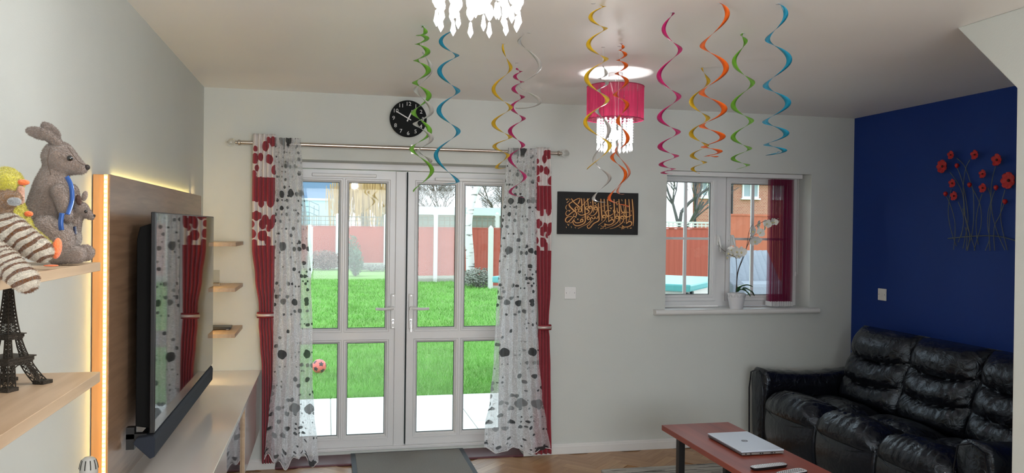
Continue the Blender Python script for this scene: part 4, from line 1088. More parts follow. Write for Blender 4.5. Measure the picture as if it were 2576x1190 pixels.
MB().tube(spline([BW(190, 1020, .008), BW(430, 998, .008), BW(640, 990, .008), BW(800, 1010, .008), BW(930, 1050, .008)], 6), .003, 6).build('cross_bar', m_stem, po, smooth=60)
# ================================================================== ORCHID ON THE WINDOW SILL
oy = D-.008; pb = at(1852, 784, oy); zs_ = Z0w+.033
orc = thing('potted_orchid', 'white orchid in a white pot with a lacy rim, standing on the window sill', 'potted plant', (pb.x, oy, zs_))
rt_ = (at(1873, 740, oy).x-at(1832, 740, oy).x)/2; ztop = at(1852, 737, oy).z; hgt = ztop-zs_
b = MB(); b.lathe([(rt_*.70, 0), (rt_*.74, .004), (rt_*.93, hgt*.70), (rt_*.95, hgt*.72), (rt_*1.0, hgt), (rt_*.95, hgt), (rt_*.90, hgt*.8)], (pb.x, oy, zs_), 48)
b.build('pot', mat('pot_white', (.72, .73, .76), .35), orc, smooth=35)
b = MB()
m_lace = mat('lace_cut', (.33, .34, .36), .6)
for k in range(9):
    a0 = 2*PI*k/9
    for rr_, hh_ in ((.30, .22), (.18, .13)):
        pts = []
        for j in range(9):
            t = j/8; a = a0+rr_*(2*t-1); z_ = zs_+hgt*(.74+hh_*math.sin(PI*t)); r2 = rt_*(.955+.045*(z_-zs_-hgt*.72)/(hgt*.28))+.0003
            pts.append((pb.x+r2*math.cos(a), oy+r2*math.sin(a), z_))
        b.tube(pts, .0009, 5)
b.build('lace_pattern', m_lace, orc)
MB().lathe([(rt_*.9, -.004), (rt_*.5, .004), (.002, .008)], (pb.x, oy, ztop-.012), 24).build('soil', mat('bark', (.05, .03, .02), .95, bump=1, bscale=200, var=.5), orc)
def OP(x, y, yy=None): return at(1800+x/4.577, 530+y/4.577, oy if yy is None else yy)
m_stemd = mat('orchid_stem', (.045, .03, .025), .5); m_bud = mat('orchid_bud', (.45, .5, .38), .5)
def stem(pts, r0, r1, yo=0):
    P = spline([OP(x, y, oy+o_) for x, y, o_ in pts], 6); n = len(P)
    MB().tube(P, [r0+(r1-r0)*i/(n-1) for i in range(n)], 7).build('flower_stem', m_stemd, orc, smooth=60)
stem([(245, 940, 0), (250, 740, 0), (290, 600, .01), (345, 460, .01), (400, 310, .01), (440, 200, .0), (520, 140, -.01), (650, 95, -.01), (735, 90, -.01)], .0034, .0012)
stem([(235, 940, 0), (245, 760, -.01), (240, 600, -.01), (225, 535, -.015), (150, 500, -.02), (60, 430, -.02), (30, 360, -.02)], .003, .001)
stem([(240, 940, .005), (262, 700, .01), (345, 480, .02), (382, 260, .02), (422, 160, .02)], .0025, .0015)
stem([(370, 390, 0), (420, 380, 0)], .0012, .0008); stem([(400, 300, 0), (470, 270, 0), (510, 230, 0)], .0014, .0008)
m_pet = mat('orchid_petal', (.80, .80, .76), .5, sheen=.1); m_lip = mat('orchid_lip', (.70, .62, .30), .5)
pq = MB()
for i in range(6):
    for j in range(7):
        u = (j/6-.5)*2; v = i/5; wd = math.sin(PI*min(.93, .08+.85*v))**.75
        pq.v.append((u*.5*wd, -.10*v*v-.12*u*u*wd, v))
for i in range(5):
    for j in range(6):
        a = i*7+j; pq.f.append((a, a+1, a+8, a+7))
om = bpy.data.meshes.new('petal'); om.from_pydata(pq.v, [], pq.f); om.shade_smooth(); om.materials.append(m_pet)
def flower(x, y, r, yaw, tilt, yy=0, roll=0):
    p = OP(x, y, oy+yy-.012); R_ = r/4.577/2033*6.4
    f = bpy.data.objects.new('blossom', None); C.objects.link(f); f.parent = orc; f.location = p-WORLD[orc.name]; f.rotation_euler = (tilt, roll, yaw); WORLD[f.name] = p
    for k, (a, sx, sz) in enumerate([(PI/2-.15, 1.25, 1.0), (-PI/2+.15, 1.25, 1.0), (0, .72, .95), (2.45, .72, .9), (-2.45, .72, .9)]):
        o = bpy.data.objects.new('petal', om); C.objects.link(o); o.parent = f; o.rotation_euler = (0, a, 0); o.scale = (R_*sx, R_, R_*sz); o.location = (0, -.001*k if k < 2 else .001, 0)
    l_ = MB(); l_.sphere((0, -R_*.22, -R_*.1), (R_*.16, R_*.2, R_*.2), 10, 6); o = l_.build('lip', m_lip, None, None, smooth=180); o.parent = f
flower(140, 490, 52, .5, .1, -.01); flower(185, 450, 45, -.6, -.2, 0); flower(130, 535, 42, .6, .3, -.012); flower(195, 505, 42, -.2, .2, .005)
flower(240, 470, 58, .1, .05, -.015); flower(295, 475, 62, -.25, .05, -.01); flower(262, 515, 48, .1, .3, 0)
flower(425, 235, 60, .6, .2, .0, .3); flower(450, 350, 62, -.1, .35, 0, -.2); flower(485, 340, 45, -.5, .2, .01); flower(490, 160, 55, .8, .2, 0, .4); flower(520, 250, 50, -.3, .2, 0, .9); flower(560, 190, 50, .9, 0, .01); flower(600, 150, 52, -.9, .1, 0, .5); flower(645, 130, 48, .4, .3, 0, -.3); flower(680, 130, 45, -.8, .2, .01)
for (x, y) in ((30, 358), (78, 408), (48, 462), (92, 486), (150, 345), (720, 92), (735, 120)):
    p = OP(x, y, oy-.02); MB().sphere(p, (.0026, .0026, .0035), 8, 6).build('bud', m_bud, orc, smooth=180)
m_leaf = mat('orchid_leaf', (.03, .12, .04), .3, coat=.3)
def leaf(pts, w_, name='leaf'):
    P = spline(pts, 6); n = len(P); b = MB()
    for i, p in enumerate(P):
        t = i/(n-1); ww = w_*math.sin(PI*min(.97, .1+t*.88))**.7; d = (P[min(i+1, n-1)]-P[max(i-1, 0)]).normalized(); s = d.cross(Vector((0, 0, 1))); s = s.normalized() if s.length > .01 else Vector((0, 1, 0))
        upv = s.cross(d)
        b.v += [tuple(p+s*ww+upv*ww*.35), tuple(p), tuple(p-s*ww+upv*ww*.35)]
    for i in range(n-1):
        a = i*3; b.f += [(a, a+1, a+4, a+3), (a+1, a+2, a+5, a+4)]
    b.build(name, m_leaf, orc, smooth=180, solid=.0015)
leaf([OP(255, 930, oy), OP(290, 880, oy-.02), OP(360, 860, oy-.04), OP(430, 880, oy-.05)], .022)
leaf([OP(260, 930, oy), OP(330, 900, oy-.01), OP(400, 930, oy-.03), OP(445, 985, oy-.05)], .026)
leaf([OP(255, 935, oy), OP(270, 890, oy+.01), OP(310, 870, oy+.03), OP(380, 860, oy+.04)], .02)
leaf([OP(250, 935, oy), OP(290, 910, oy-.03), OP(350, 930, oy-.06), OP(400, 990, oy-.065)], .022)
# ================================================================== PENDANT LAMPS
m_shade = trans_mix('pink_organza', (.27, .020, .055), .10, translucent=.6)
N, L = nodes(m_shade); t = N.new('ShaderNodeTexCoord'); mp = N.new('ShaderNodeMapping'); mp.inputs['Scale'].default_value = (60, 60, 2); n1 = N.new('ShaderNodeTexNoise'); n1.inputs['Scale'].default_value = 1.5; n1.inputs['Detail'].default_value = 3
L.new(t.outputs['Object'], mp.inputs[0]); L.new(mp.outputs[0], n1.inputs[0]); mr = N.new('ShaderNodeMapRange'); mr.inputs[1].default_value = .35; mr.inputs[2].default_value = .65; mr.inputs[3].default_value = .02; mr.inputs[4].default_value = .26
L.new(n1.outputs[0], mr.inputs[0]); L.new(mr.outputs[0], N['seethrough'].inputs[0])
m_crys = bpy.data.materials.new('lamp_crystal'); m_crys.use_nodes = True; N, L = nodes(m_crys); N.remove(N['Principled BSDF'])
tl = N.new('ShaderNodeBsdfTranslucent'); tl.inputs[0].default_value = (.92, .95, 1, 1); df = N.new('ShaderNodeBsdfDiffuse'); df.inputs[0].default_value = (.92, .95, 1, 1); gl = N.new('ShaderNodeBsdfGlossy'); gl.inputs['Roughness'].default_value = .05; tr = N.new('ShaderNodeBsdfTransparent')
a1 = N.new('ShaderNodeMixShader'); a2 = N.new('ShaderNodeMixShader'); a3 = N.new('ShaderNodeMixShader'); a1.inputs[0].default_value = .5; a2.inputs[0].default_value = .12; a3.inputs[0].default_value = .42
L.new(tl.outputs[0], a1.inputs[1]); L.new(df.outputs[0], a1.inputs[2]); L.new(a1.outputs[0], a2.inputs[1]); L.new(gl.outputs[0], a2.inputs[2]); L.new(a2.outputs[0], a3.inputs[1]); L.new(tr.outputs[0], a3.inputs[2]); L.new(a3.outputs[0], N['Material Output'].inputs[0])
m_bulb = mat('bulb_glow', (1, .97, .95), emis=30)
def drop(b, x, y, z, r, h):
    b.lathe([(.0006, h*.5), (r*.45, h*.42), (r*.55, h*.2), (r, -h*.18), (.0004, -h*.5)], (x, y, z), 6)
px_, py_ = 1.555, 4.268
pn = thing('pendant_lamp', 'pendant lamp with a raspberry pink pleated shade and hanging crystal strings', 'lamp', (px_, py_, 2.0))
MB().lathe([(.040, 0), (.040, -.022), (.034, -.027), (.006, -.029)], (px_, py_, H), 32).build('ceiling_rose', m_white, pn, smooth=40)
MB().tube([(px_, py_, H-.028), (px_, py_, 2.20)], .0028, 8).build('flex', m_white, pn)
SR = .157
b = MB(); nn = 160
def shp(u, v):
    a = 2*PI*u; k = int(u*nn); r = SR+.0013*math.sin(a*40)+.0007*math.sin(a*97+1)
    return (px_+r*math.cos(a), py_+r*math.sin(a), 2.190+.183*v)
b.grid(shp, 320, 4); b.build('shade', m_shade, pn, smooth=180)
m_trimr = mat('shade_trim', (.25, .005, .05), .6)
for z in (2.190, 2.373):
    b = MB(); b.tube([(px_+(SR+.001)*math.cos(2*PI*k/64), py_+(SR+.001)*math.sin(2*PI*k/64), z) for k in range(65)], .0022, 6, False); b.build('shade_rim', m_trimr, pn)
b = MB(); 
for k in range(3):
    a = 2*PI*k/3; b.tube([(px_, py_, 2.30), (px_+SR*math.cos(a), py_+SR*math.sin(a), 2.372)], .0015, 5)
b.tube([(px_+.099*math.cos(2*PI*k/48), py_+.099*math.sin(2*PI*k/48), 2.20) for k in range(49)], .002, 5, False)
for k in range(4):
    a = PI*k/2+.4; b.tube([(px_+.099*math.cos(a), py_+.099*math.sin(a), 2.20), (px_+SR*math.cos(a), py_+SR*math.sin(a), 2.192)], .0015, 5)
b.build('wire_frame', m_steel, pn)
def beadstring(root, x, y, z0, n, r, step, dr, dh, name='crystal_string'):
    b = MB()
    for i in range(n): b.sphere((x, y, z0-i*step), (r, r, r*.92), 7, 5)
    b.tube([(x, y, z0+r), (x, y, z0-n*step)], .0005, 4)
    drop(b, x, y, z0-n*step-dh*.4, dr, dh); return b.build(name, m_crys, root)
ss = None
for k in range(22):
    a = 2*PI*k/22+.1; x, y = px_+.095*math.cos(a), py_+.095*math.sin(a)
    if ss is None: ss = beadstring(pn, x, y, 2.185, 9, .0073, .0148, .0075, .042); x0_, y0_ = x, y
    else: linkcopy(ss, 'crystal_string', (x-x0_, y-y0_, random.uniform(-.004, .004)))
for k in range(9):
    a = 2*PI*k/9; x, y = px_+.058*math.cos(a), py_+.058*math.sin(a); linkcopy(ss, 'crystal_string', (x-x0_, y-y0_, random.uniform(-.01, .004)))
MB().sphere((px_, py_, 2.105), .028, 16, 10).build('bulb', m_bulb, pn, smooth=180)
lamp('pendant_light', 'POINT', (px_, py_, 2.105), LP_FAR, (1, .98, .97), shadow_soft_size=.035)
# nearer pendant: only its crystals reach into the picture
nx_, ny_ = .308, 1.70
pn2 = thing('pendant_lamp', 'nearer pendant lamp at the top edge, only its glowing crystal drops in view', 'lamp', (nx_, ny_, 2.0))
MB().lathe([(.040, 0), (.040, -.022), (.034, -.027), (.006, -.029)], (nx_, ny_, H), 32).build('ceiling_rose', m_white, pn2, smooth=40)
MB().tube([(nx_, ny_, H-.028), (nx_, ny_, 2.20)], .0028, 8).build('flex', m_white, pn2)
b = MB()
for r_, z_ in ((.095, 2.16), (.06, 2.21)): b.tube([(nx_+r_*math.cos(2*PI*k/48), ny_+r_*math.sin(2*PI*k/48), z_) for k in range(49)], .003, 6, False)
for k in range(4):
    a = PI*k/2; b.tube([(nx_, ny_, 2.24), (nx_+.06*math.cos(a), ny_+.06*math.sin(a), 2.21), (nx_+.095*math.cos(a), ny_+.095*math.sin(a), 2.16)], .002, 5)
b.build('wire_frame', m_steel, pn2)
for ringr, cnt, zt2_, nb, sz in ((.088, 13, 2.15, 3, 1.0), (.058, 6, 2.16, 3, .9)):
    s0 = None
    for k in range(cnt):
        a = 2*PI*k/cnt+.13; x, y = nx_+ringr*math.cos(a), ny_+ringr*math.sin(a)
        if s0 is None:
            b = MB(); z = zt2_
            for i in range(nb):
                r = (.0075 if i % 2 else .0098)*sz; b.lathe([(.001, r*1.9), (r*.6, r*1.6), (r, r*.2), (r*.95, -r*.5), (r*.35, -r*1.6), (.001, -r*1.8)], (x, y, z-r*2), 6); z -= r*4.1
            drop(b, x, y, z-.018, .0065*sz, .036); z_end = z-.036
            s0 = b.build('crystal_string', m_crys, pn2); xs_, ys_ = x, y; s0.location = (0, 0, (2.004 if ringr > .07 else 2.012)-z_end)
        else: linkcopy(s0, 'crystal_string', (x-xs_, y-ys_, random.uniform(-.0015, .0015)))
MB().sphere((nx_, ny_, 2.06), .026, 16, 10).build('bulb', m_bulb, pn2, smooth=180)
lamp('pendant_light_near', 'POINT', (nx_, ny_, 2.06), LP_NEAR, (.97, .985, 1), shadow_soft_size=.04)
# ================================================================== SWIRL STREAMERS
def foil(name, c): return mat('foil_'+name, c, .38, .25, bump=.1, bscale=120, var=.12, vscale=12)
FO = {'green': foil('green', (.16, .42, .04)), 'blue': foil('blue', (.012, .26, .42)), 'yellow': foil('yellow', (.66, .42, .02)), 'pink': foil('pink', (.50, .02, .15)),
      'orange': foil('orange', (.78, .13, .012)), 'silver': foil('silver', (.50, .50, .48)), 'peach': foil('peach', (.62, .22, .14))}
def A5(p): return (1020+p[0]/2.2875, p[1]/2.2875)
def A6(p): return (1380+p[0]/1.9206, p[1]/1.9206)
def A7(p): return (1620+p[0]/2.4795, p[1]/2.4795)
def swirl(lab, colour, conv, pts, Y, wpx, first, top=None, grp=None, turn=None):
    """pts: turning points of the spiral as seen, alternating sides; first='R'/'L' side of point 0"""
    P = [conv(p) for p in pts]; n = len(P)
    if turn is None: turn = -1 if lab.startswith(('long blue', 'yellow swirl', 'thin pink', 'wide dark pink', 'small yellow', 'green swirl streamer above')) else 1
    cx = []
    for i in range(n):
        a = P[max(i-1, 0)][0]; c = P[min(i+1, n-1)][0]
        cx.append((a+2*P[i][0]+c)/4 if 0 < i < n-1 else (P[i][0]+(c if i == 0 else a))/2)
    rr = [abs(P[i][0]-cx[i]) for i in range(n)]
    s0 = 0 if first == 'R' else PI
    wpos = [at(cx[i], P[i][1], Y) for i in range(n)]
    m1 = (at(1300, 300, Y)-at(1301, 300, Y)).length
    top_ = at(P[0][0], P[0][1], Y) if top is None else Vector(top)
    root = thing('swirl_streamer', lab, 'streamer', (wpos[n//2].x, Y, min(p.z for p in wpos)), grp)
    K = 16; V = []; b = MB(); tot = (n-1)*K
    for i in range(tot+1):
        s = i/K; j = min(int(s), n-2); t = s-j
        def ip(arr): 
            a, b_, c, d = arr[max(j-1, 0)], arr[j], arr[j+1], arr[min(j+2, n-1)]
            return .5*((2*b_)+(c-a)*t+(2*a-5*b_+4*c-d)*t*t+(3*b_-a-3*c+d)*t**3)
        c = Vector((ip([p.x for p in wpos]), Y, ip([p.z for p in wpos]))); r = (rr[j]*(1-t)+rr[j+1]*t)*m1
        th = s0+turn*PI*s; e = min(1, min(i, tot-i)/(K*.5)+.25)
        wd = wpx*1.3*m1*.5*e*(.75+.25*math.sin(PI*i/tot))
        d = Vector((math.cos(th), math.sin(th), 0)); ctr = c+d*r
        dd = (d+Vector((0, 0, .22*math.cos(th+.6)))).normalized()
        b.v += [tuple(ctr+dd*wd), tuple(ctr-dd*wd)]
    for i in range(tot): b.f.append((2*i, 2*i+1, 2*i+3, 2*i+2))
    b.build('spiral', FO[colour], root, smooth=180, solid=.0004)
    # tip disc taped to the ceiling by a short thread
    p0 = (Vector(b.v[0])+Vector(b.v[1]))/2
    q = MB(); q.tube([p0, Vector((p0.x, p0.y, H-.0005))] if H-p0.z > .004 else [p0, p0+Vector((0, 0, .003))], .0007, 4); q.lathe([(.001, -.001), (.009, -.0008), (.009, -.0001)], (p0.x, p0.y, H), 12)
    q.build('thread', mat('clear_thread', (.7, .7, .7), .2), root)
    return root
swirl('green swirl streamer hanging in front of the wall clock', 'green', A5, [(98,150),(115,185),(74,205),(122,222),(68,255),(127,300),(62,350),(130,408),(55,478),(133,555),(48,650),(137,760),(38,860),(150,985),(50,1105)], 3.50, 10, 'L')
swirl('silver swirl streamer twined with the green one beside the clock', 'silver', A5, [(100,300),(145,400),(60,520),(148,640),(58,715),(147,800),(72,875),(142,930),(112,955)], 3.53, 9, 'L', None)
swirl('long blue swirl streamer in front of the garden doors, right of the clock', 'blue', A5, [(278,172),(205,235),(295,315),(198,405),(300,518),(195,630),(302,750),(178,888),(298,1040),(195,1062)], 3.40, 9, 'R')
swirl('yellow swirl streamer beside the top of the right sheer curtain', 'yellow', A5, [(563,252),(605,380),(508,505),(605,612),(507,705),(603,785),(512,840),(590,890),(525,962),(572,965)], 3.74, 8, 'L')
swirl('thin pink swirl streamer in front of the right sheer curtain', 'pink', A5, [(640,392),(665,410),(630,437),(672,470),(622,507),(675,555),(612,612),(680,678),(602,748),(676,830),(600,905),(687,1010),(603,1100),(682,1138)], 4.15, 8, 'L')
swirl('short wide silver swirl streamer high beside the thin pink one', 'silver', A5, [(710,150),(655,245),(775,385),(650,503),(772,590),(637,622)], 3.50, 8, 'R')
swirl('yellow swirl streamer crossing the pink lampshade', 'yellow', A6, [(215,0),(268,28),(203,75),(275,132),(193,205),(278,278),(183,365),(283,470),(177,580),(295,690),(183,820)], 2.98, 9, 'L')
swirl('orange swirl streamer hanging through the middle of the pink lampshade', 'orange', A6, [(350,213),(360,230),(343,243),(372,267),(335,292),(375,322),(328,358),(378,400),(320,462),(380,515),(335,590),(383,680),(305,765),(372,855),(292,965),(385,1000)], 3.58, 8, 'L')
swirl('peach swirl streamer with a small hook over the calligraphy', 'peach', A6, [(335,690),(325,735),(392,840),(333,930),(362,938)], 3.64, 5, 'R')
swirl('silver swirl streamer below the crystals of the pink lamp', 'silver', A6, [(262,318),(278,360),(245,382),(283,405),(240,440),(285,490),(232,540),(292,640),(220,785),(295,870),(217,965),(270,978)], 3.68, 8, 'L')
swirl('wide dark pink swirl streamer left of the window', 'pink', A6, [(600,58),(557,125),(636,225),(533,350),(630,455),(535,555),(627,630),(537,700),(620,750),(542,790),(605,815),(550,832),(600,840)], 3.02, 10, 'R')
swirl('bright orange swirl streamer, largest and nearest above the window', 'orange', A7, [(470,15),(520,110),(358,300),(512,450),(358,592),(501,700),(360,795),(490,865),(372,920),(473,952),(387,975),(455,980)], 2.85, 12, 'L')
swirl('small yellow swirl streamer close behind the bright orange one', 'yellow', A7, [(362,372),(403,490),(295,615),(400,725),(293,820),(393,900),(298,962),(383,1010),(302,1047),(350,1082)], 3.98, 9, 'L')
swirl('green swirl streamer above the window, between orange and blue', 'green', A7, [(617,207),(630,240),(563,360),(678,497),(555,635),(672,740),(555,840),(661,918),(553,980),(650,1025),(572,1058)], 3.25, 10, 'L')
swirl('blue swirl streamer nearest the blue wall with a curled end', 'blue', A7, [(832,20),(885,110),(766,262),(908,400),(757,552),(898,665),(755,772),(887,848),(762,908),(875,948),(775,965),(838,946)], 2.80, 12, 'L')
# ================================================================== SOFT TOYS
def fur(name, c, var=.22, sc=260):
    m = mat(name, c, .95, bump=.9, bscale=sc, bdet=5, var=var, vscale=55, sheen=.5, spec=.1); return m
m_kang = fur('taupe_plush', (.265, .195, .155)); m_kangb = fur('pale_plush', (.34, .285, .245)); m_earb = mat('ear_brown', (.075, .04, .03), .9, bump=.5, bscale=200)
m_eye = mat('eye_black', (.004, .004, .004), .08, coat=.8); m_nose = mat('nose_black', (.02, .014, .012), .7, bump=.4, bscale=300); m_seam = mat('seam_brown', (.10, .07, .055), .95)
m_rib = mat('blue_satin', (.01, .07, .28), .28, .1, sheen=.3)
YK = 1.955; KM = (at(100, 500, YK)-at(101, 500, YK)).length
def fuzz(o, m, n, ln, seed, wid=.00045):
    """short pile standing on a plush surface, one part"""
    me = o.data; rnd_ = random.Random(seed); me.calc_loop_triangles(); tr_ = me.loop_triangles
    import bisect
    acc = []; s = 0
    for t in tr_: s += t.area; acc.append(s)
    vs, fs = [], []; V = me.vertices
    for _ in range(n):
        t = tr_[min(len(tr_)-1, bisect.bisect(acc, rnd_.random()*s))]; a, b_ = rnd_.random(), rnd_.random()
        if a+b_ > 1: a, b_ = 1-a, 1-b_
        p = V[t.vertices[0]].co*(1-a-b_)+V[t.vertices[1]].co*a+V[t.vertices[2]].co*b_
        nrm = t.normal; d = (nrm+Vector((rnd_.uniform(-.5, .5), rnd_.uniform(-.5, .5), rnd_.uniform(-.9, .2)))).normalized()*ln*rnd_.uniform(.6, 1.2)
        sd = nrm.orthogonal().normalized(); sd = (Matrix.Rotation(rnd_.uniform(0, 6.28), 3, nrm) @ sd)*wid
        k = len(vs); vs += [tuple(p-sd), tuple(p+sd), tuple(p+d)]; fs.append((k, k+1, k+2))
    m2 = bpy.data.meshes.new('plush_pile'); m2.from_pydata(vs, [], fs); m2.materials.append(m)
    q = bpy.data.objects.new('plush_pile', m2); C.objects.link(q); q.parent = o; q['kind'] = 'stuff'; return q
def K(x, y, dy=0): return at(x, y, YK+dy)
def kc(x0, y0, d0, r0, x1, y1, d1, r1): return ('c', K(x0, y0, d0), K(x1, y1, d1), r0*KM, r1*KM)
kr = thing('plush_kangaroo', 'taupe plush kangaroo sitting on the upper left shelf with a joey in its pouch', 'soft toy', (K(135, 600).x, YK, SHZ))
prims = [kc(148, 398, 0, 43, 160, 405, 0, 40), kc(160, 405, 0, 38, 204, 424, 0, 17), ('e', K(148, 395), (44*KM, 36*KM, 44*KM)),
         kc(138, 430, 0, 33, 130, 470, 0, 46), kc(130, 470, 0, 46, 118, 540, 0, 58), kc(118, 540, 0, 56, 140, 600, 0, 50), kc(140, 600, 0, 45, 150, 625, 0, 38)]
kb = blob('body', prims, m_kang, kr, .0035, 8); fuzz(kb, m_kang, 26000, .0035, 1)
for d, s in ((-.038, 1), (.038, .8)):
    x_ = 0 if d < 0 else 42
    o = blob('arm', [kc(148+x_*.7, 482, d, 22, 168+x_*.6, 540-x_*.2, d, 17), kc(168+x_*.6, 540-x_*.2, d, 16, 172+x_*.6, 548-x_*.2, d*.8, 14)], m_kang, kr, .003, 4); fuzz(o, m_kang, 4500, .003, 2)
    o = blob('leg', [kc(118, 580, d, 44, 150, 600, d*1.1, 40), kc(140, 600, d*1.1, 36, 150, 640, d*1.2, 24), kc(138+x_, 646-x_*.15, d*1.25, 20, 196+x_*.5, 640-x_*.1, d*1.25, 24)], m_kang, kr, .0035, 6); fuzz(o, m_kang, 8000, .003, 3)
    o = blob('ear', [('e', K(102 if d < 0 else 128, 336 if d < 0 else 329, d*.45), (40*KM, 8*KM, 17*KM) if d < 0 else (33*KM, 8*KM, 16*KM), Matrix.Rotation(math.radians(14 if d < 0 else 42), 3, 'Y')), kc(124, 345, d*.4, 13, 146, 360, d*.4, 12)], m_kang, kr, .0028, 3); fuzz(o, m_kang, 3500, .003, 4)
    MB().sphere(K(176-(2 if d > 0 else 0), 398, d*.72), (8*KM, 6*KM, 8*KM), 14, 10).build('eye', m_eye, kr, smooth=180)
o = blob('pouch', [kc(172, 570, 0, 30, 172, 600, 0, 34), kc(165, 610, 0, 34, 168, 625, 0, 28)], m_kangb, kr, .0035, 5); fuzz(o, m_kangb, 6000, .003, 5)
MB().sphere(K(219, 421), (8*KM, 9*KM, 8*KM), 14, 10).build('nose', m_nose, kr, smooth=180)
b = MB(); P = spline([K(126, 372, -.034), K(120, 405, -.041), K(128, 440, -.030)], 8); b.tube(P, .0009, 5); b.build('seam', m_seam, kr); b = MB(); P = spline([K(170, 370, -.026), K(196, 405, -.02), K(214, 415, -.008)], 8); b.tube(P, .0008, 5)
b.build('seam', m_seam, kr)
def strip(pts, w_, name, m, root):
    P = spline(pts, 8); b = MB(); n = len(P)
    for i, p in enumerate(P):
        d = (P[min(i+1, n-1)]-P[max(i-1, 0)]).normalized(); s = d.cross(Vector((0, 1, 0))).normalized(); b.v += [tuple(p-s*w_), tuple(p+s*w_)]
    for i in range(n-1): b.f.append((2*i, 2*i+1, 2*i+3, 2*i+2))
    return b.build(name, m, root, smooth=180, solid=.0008)
strip([K(168, 444, -.035), K(179, 468, -.042), K(181, 505, -.045), K(170, 540, -.062)], 6*KM, 'ribbon', m_rib, kr)
strip([K(156, 536, -.066), K(153, 560, -.068), K(155, 579, -.066)], 6.5*KM, 'ribbon_end', m_rib, kr)
strip([K(188, 570, -.03), K(189, 590, -.034)], 4*KM, 'ribbon_end', mat('dark_satin', (.02, .03, .07), .4), kr)
# joey
jy = thing('plush_joey', 'small taupe plush joey looking out of the kangaroo pouch', 'soft toy', tuple(K(190, 575)))
o = blob('body', [kc(200, 523, 0, 19, 206, 528, 0, 20), kc(206, 528, 0, 18, 230, 546, 0, 9), kc(196, 535, 0, 17, 182, 560, 0, 24), kc(182, 560, 0, 24, 180, 580, 0, 24)], m_kang, jy, .0026, 5); fuzz(o, m_kang, 8000, .0026, 6)
for d, x, y in ((-.014, 198, 503), (.014, 213, 493)):
    b = MB(); b.sphere(K(x, y, d), (8*KM, 5*KM, 15*KM), 12, 8, Matrix.Rotation(.25 if d > 0 else -.2, 3, 'Y')); b.build('ear', m_earb if d < 0 else m_kang, jy, smooth=180)
MB().sphere(K(216, 532, -.018), 4.5*KM, 12, 8).build('eye', m_eye, jy, smooth=180)
MB().sphere(K(237, 543, 0), 4*KM, 12, 8).build('nose', m_nose, jy, smooth=180)
# yellow duck
YDk = 1.73; DM = (at(50, 500, YDk)-at(51, 500, YDk)).length
def Kd(x, y, dy=0): return at(x, y, YDk+dy)
m_yel = fur('yellow_plush', (.66, .58, .06), .15); m_or = mat('orange_felt', (.85, .17, .04), .7, bump=.5, bscale=250, sheen=.3); m_pinkish = fur('pinkish_plush', (.62, .33, .22), .1)
dk = thing('plush_duck', 'yellow plush duck with an orange beak, half hidden behind the striped toy', 'soft toy', (Kd(60, 660).x, YDk, SHZ))
o = blob('body', [('c', Kd(10, 470), Kd(14, 462), 44*DM, 46*DM), ('c', Kd(15, 505), Kd(48, 590), 40*DM, 42*DM), ('c', Kd(48, 590), Kd(116, 628), 40*DM, 25*DM)], m_yel, dk, .0035, 6); fuzz(o, m_yel, 14000, .004, 7)
MB().sphere(Kd(58, 459, -.01), (17*DM, 11*DM, 8.5*DM), 18, 12).build('beak', m_or, dk, smooth=180)
o = blob('cheek', [('c', Kd(52, 475, -.012), Kd(50, 505, -.012), 11*DM, 13*DM)], m_pinkish, dk, .003, 4)
MB().sphere(Kd(72, 538, -.01), (12*DM, 8*DM, 8*DM), 16, 10).build('wing_tip', m_or, dk, smooth=180)
MB().sphere(Kd(143, 625, -.005), (12*DM, 22*DM, 30*DM), 18, 12, Matrix.Rotation(.12, 3, 'Y')).build('foot', m_or, dk, smooth=180)
MB().sphere(Kd(128, 668, .0), (20*DM, 14*DM, 3*DM), 14, 8).build('foot', m_or, dk, smooth=180)
# striped cat
m_str = fur('striped_plush', (.74, .66, .54), .06, 220); N, L = nodes(m_str); bs = N['Principled BSDF']; tc2 = N.new('ShaderNodeTexCoord'); mp = N.new('ShaderNodeMapping'); L.new(tc2.outputs['Object'], mp.inputs[0]); mp.inputs['Rotation'].default_value = (0, math.radians(-58), math.radians(10))
wv = N.new('ShaderNodeTexWave'); wv.wave_type = 'BANDS'; wv.bands_direction = 'X'; wv.inputs['Scale'].default_value = 22; wv.inputs['Distortion'].default_value = 5; wv.inputs['Detail'].default_value = 1.2; wv.inputs['Detail Scale'].default_value = 1.0
L.new(mp.outputs[0], wv.inputs[0]); rp = N.new('ShaderNodeValToRGB'); rp.color_ramp.elements[0].position = .62; rp.color_ramp.elements[0].color = (.74, .66, .54, 1); rp.color_ramp.elements[1].position = .74; rp.color_ramp.elements[1].color = (.20, .075, .02, 1)
L.new(wv.outputs[0], rp.inputs[0]); L.new(rp.outputs[0], bs.inputs['Base Color'])
m_brn = fur('brown_plush', (.30, .16, .07)); m_gry = fur('grey_plush', (.66, .66, .66))
YT = 1.55; TM = (at(50, 600, YT)-at(51, 600, YT)).length
def Kt(x, y, dy=0): return at(x, y, YT+dy)
tg = thing('plush_tiger', 'cream plush tiger with brown stripes, one leg hanging over the shelf edge', 'soft toy', (Kt(60, 650).x, YT, SHZ))
TO = WORLD[tg.name]
o = blob('body', [('c', Kt(5, 575, .02), Kt(30, 585, .01), 50*TM, 46*TM), ('c', Kt(30, 585, .01), Kt(98, 628, .0), 44*TM, 33*TM), ('c', Kt(98, 628), Kt(106, 632), 33*TM, 29*TM), ('c', Kt(-30, 560, .03), Kt(10, 580, .02), 60*TM, 50*TM)], m_str, tg, .003, 6); fuzz(o, m_str, 20000, .004, 8)
o = blob('leg', [('c', Kt(-20, 640, -.05), Kt(22, 668, -.10), 40*TM, 36*TM), ('c', Kt(22, 668, -.10), Kt(66, 706, -.13), 34*TM, 31*TM)], m_str, tg, .003, 6); fuzz(o, m_str, 12000, .004, 9)
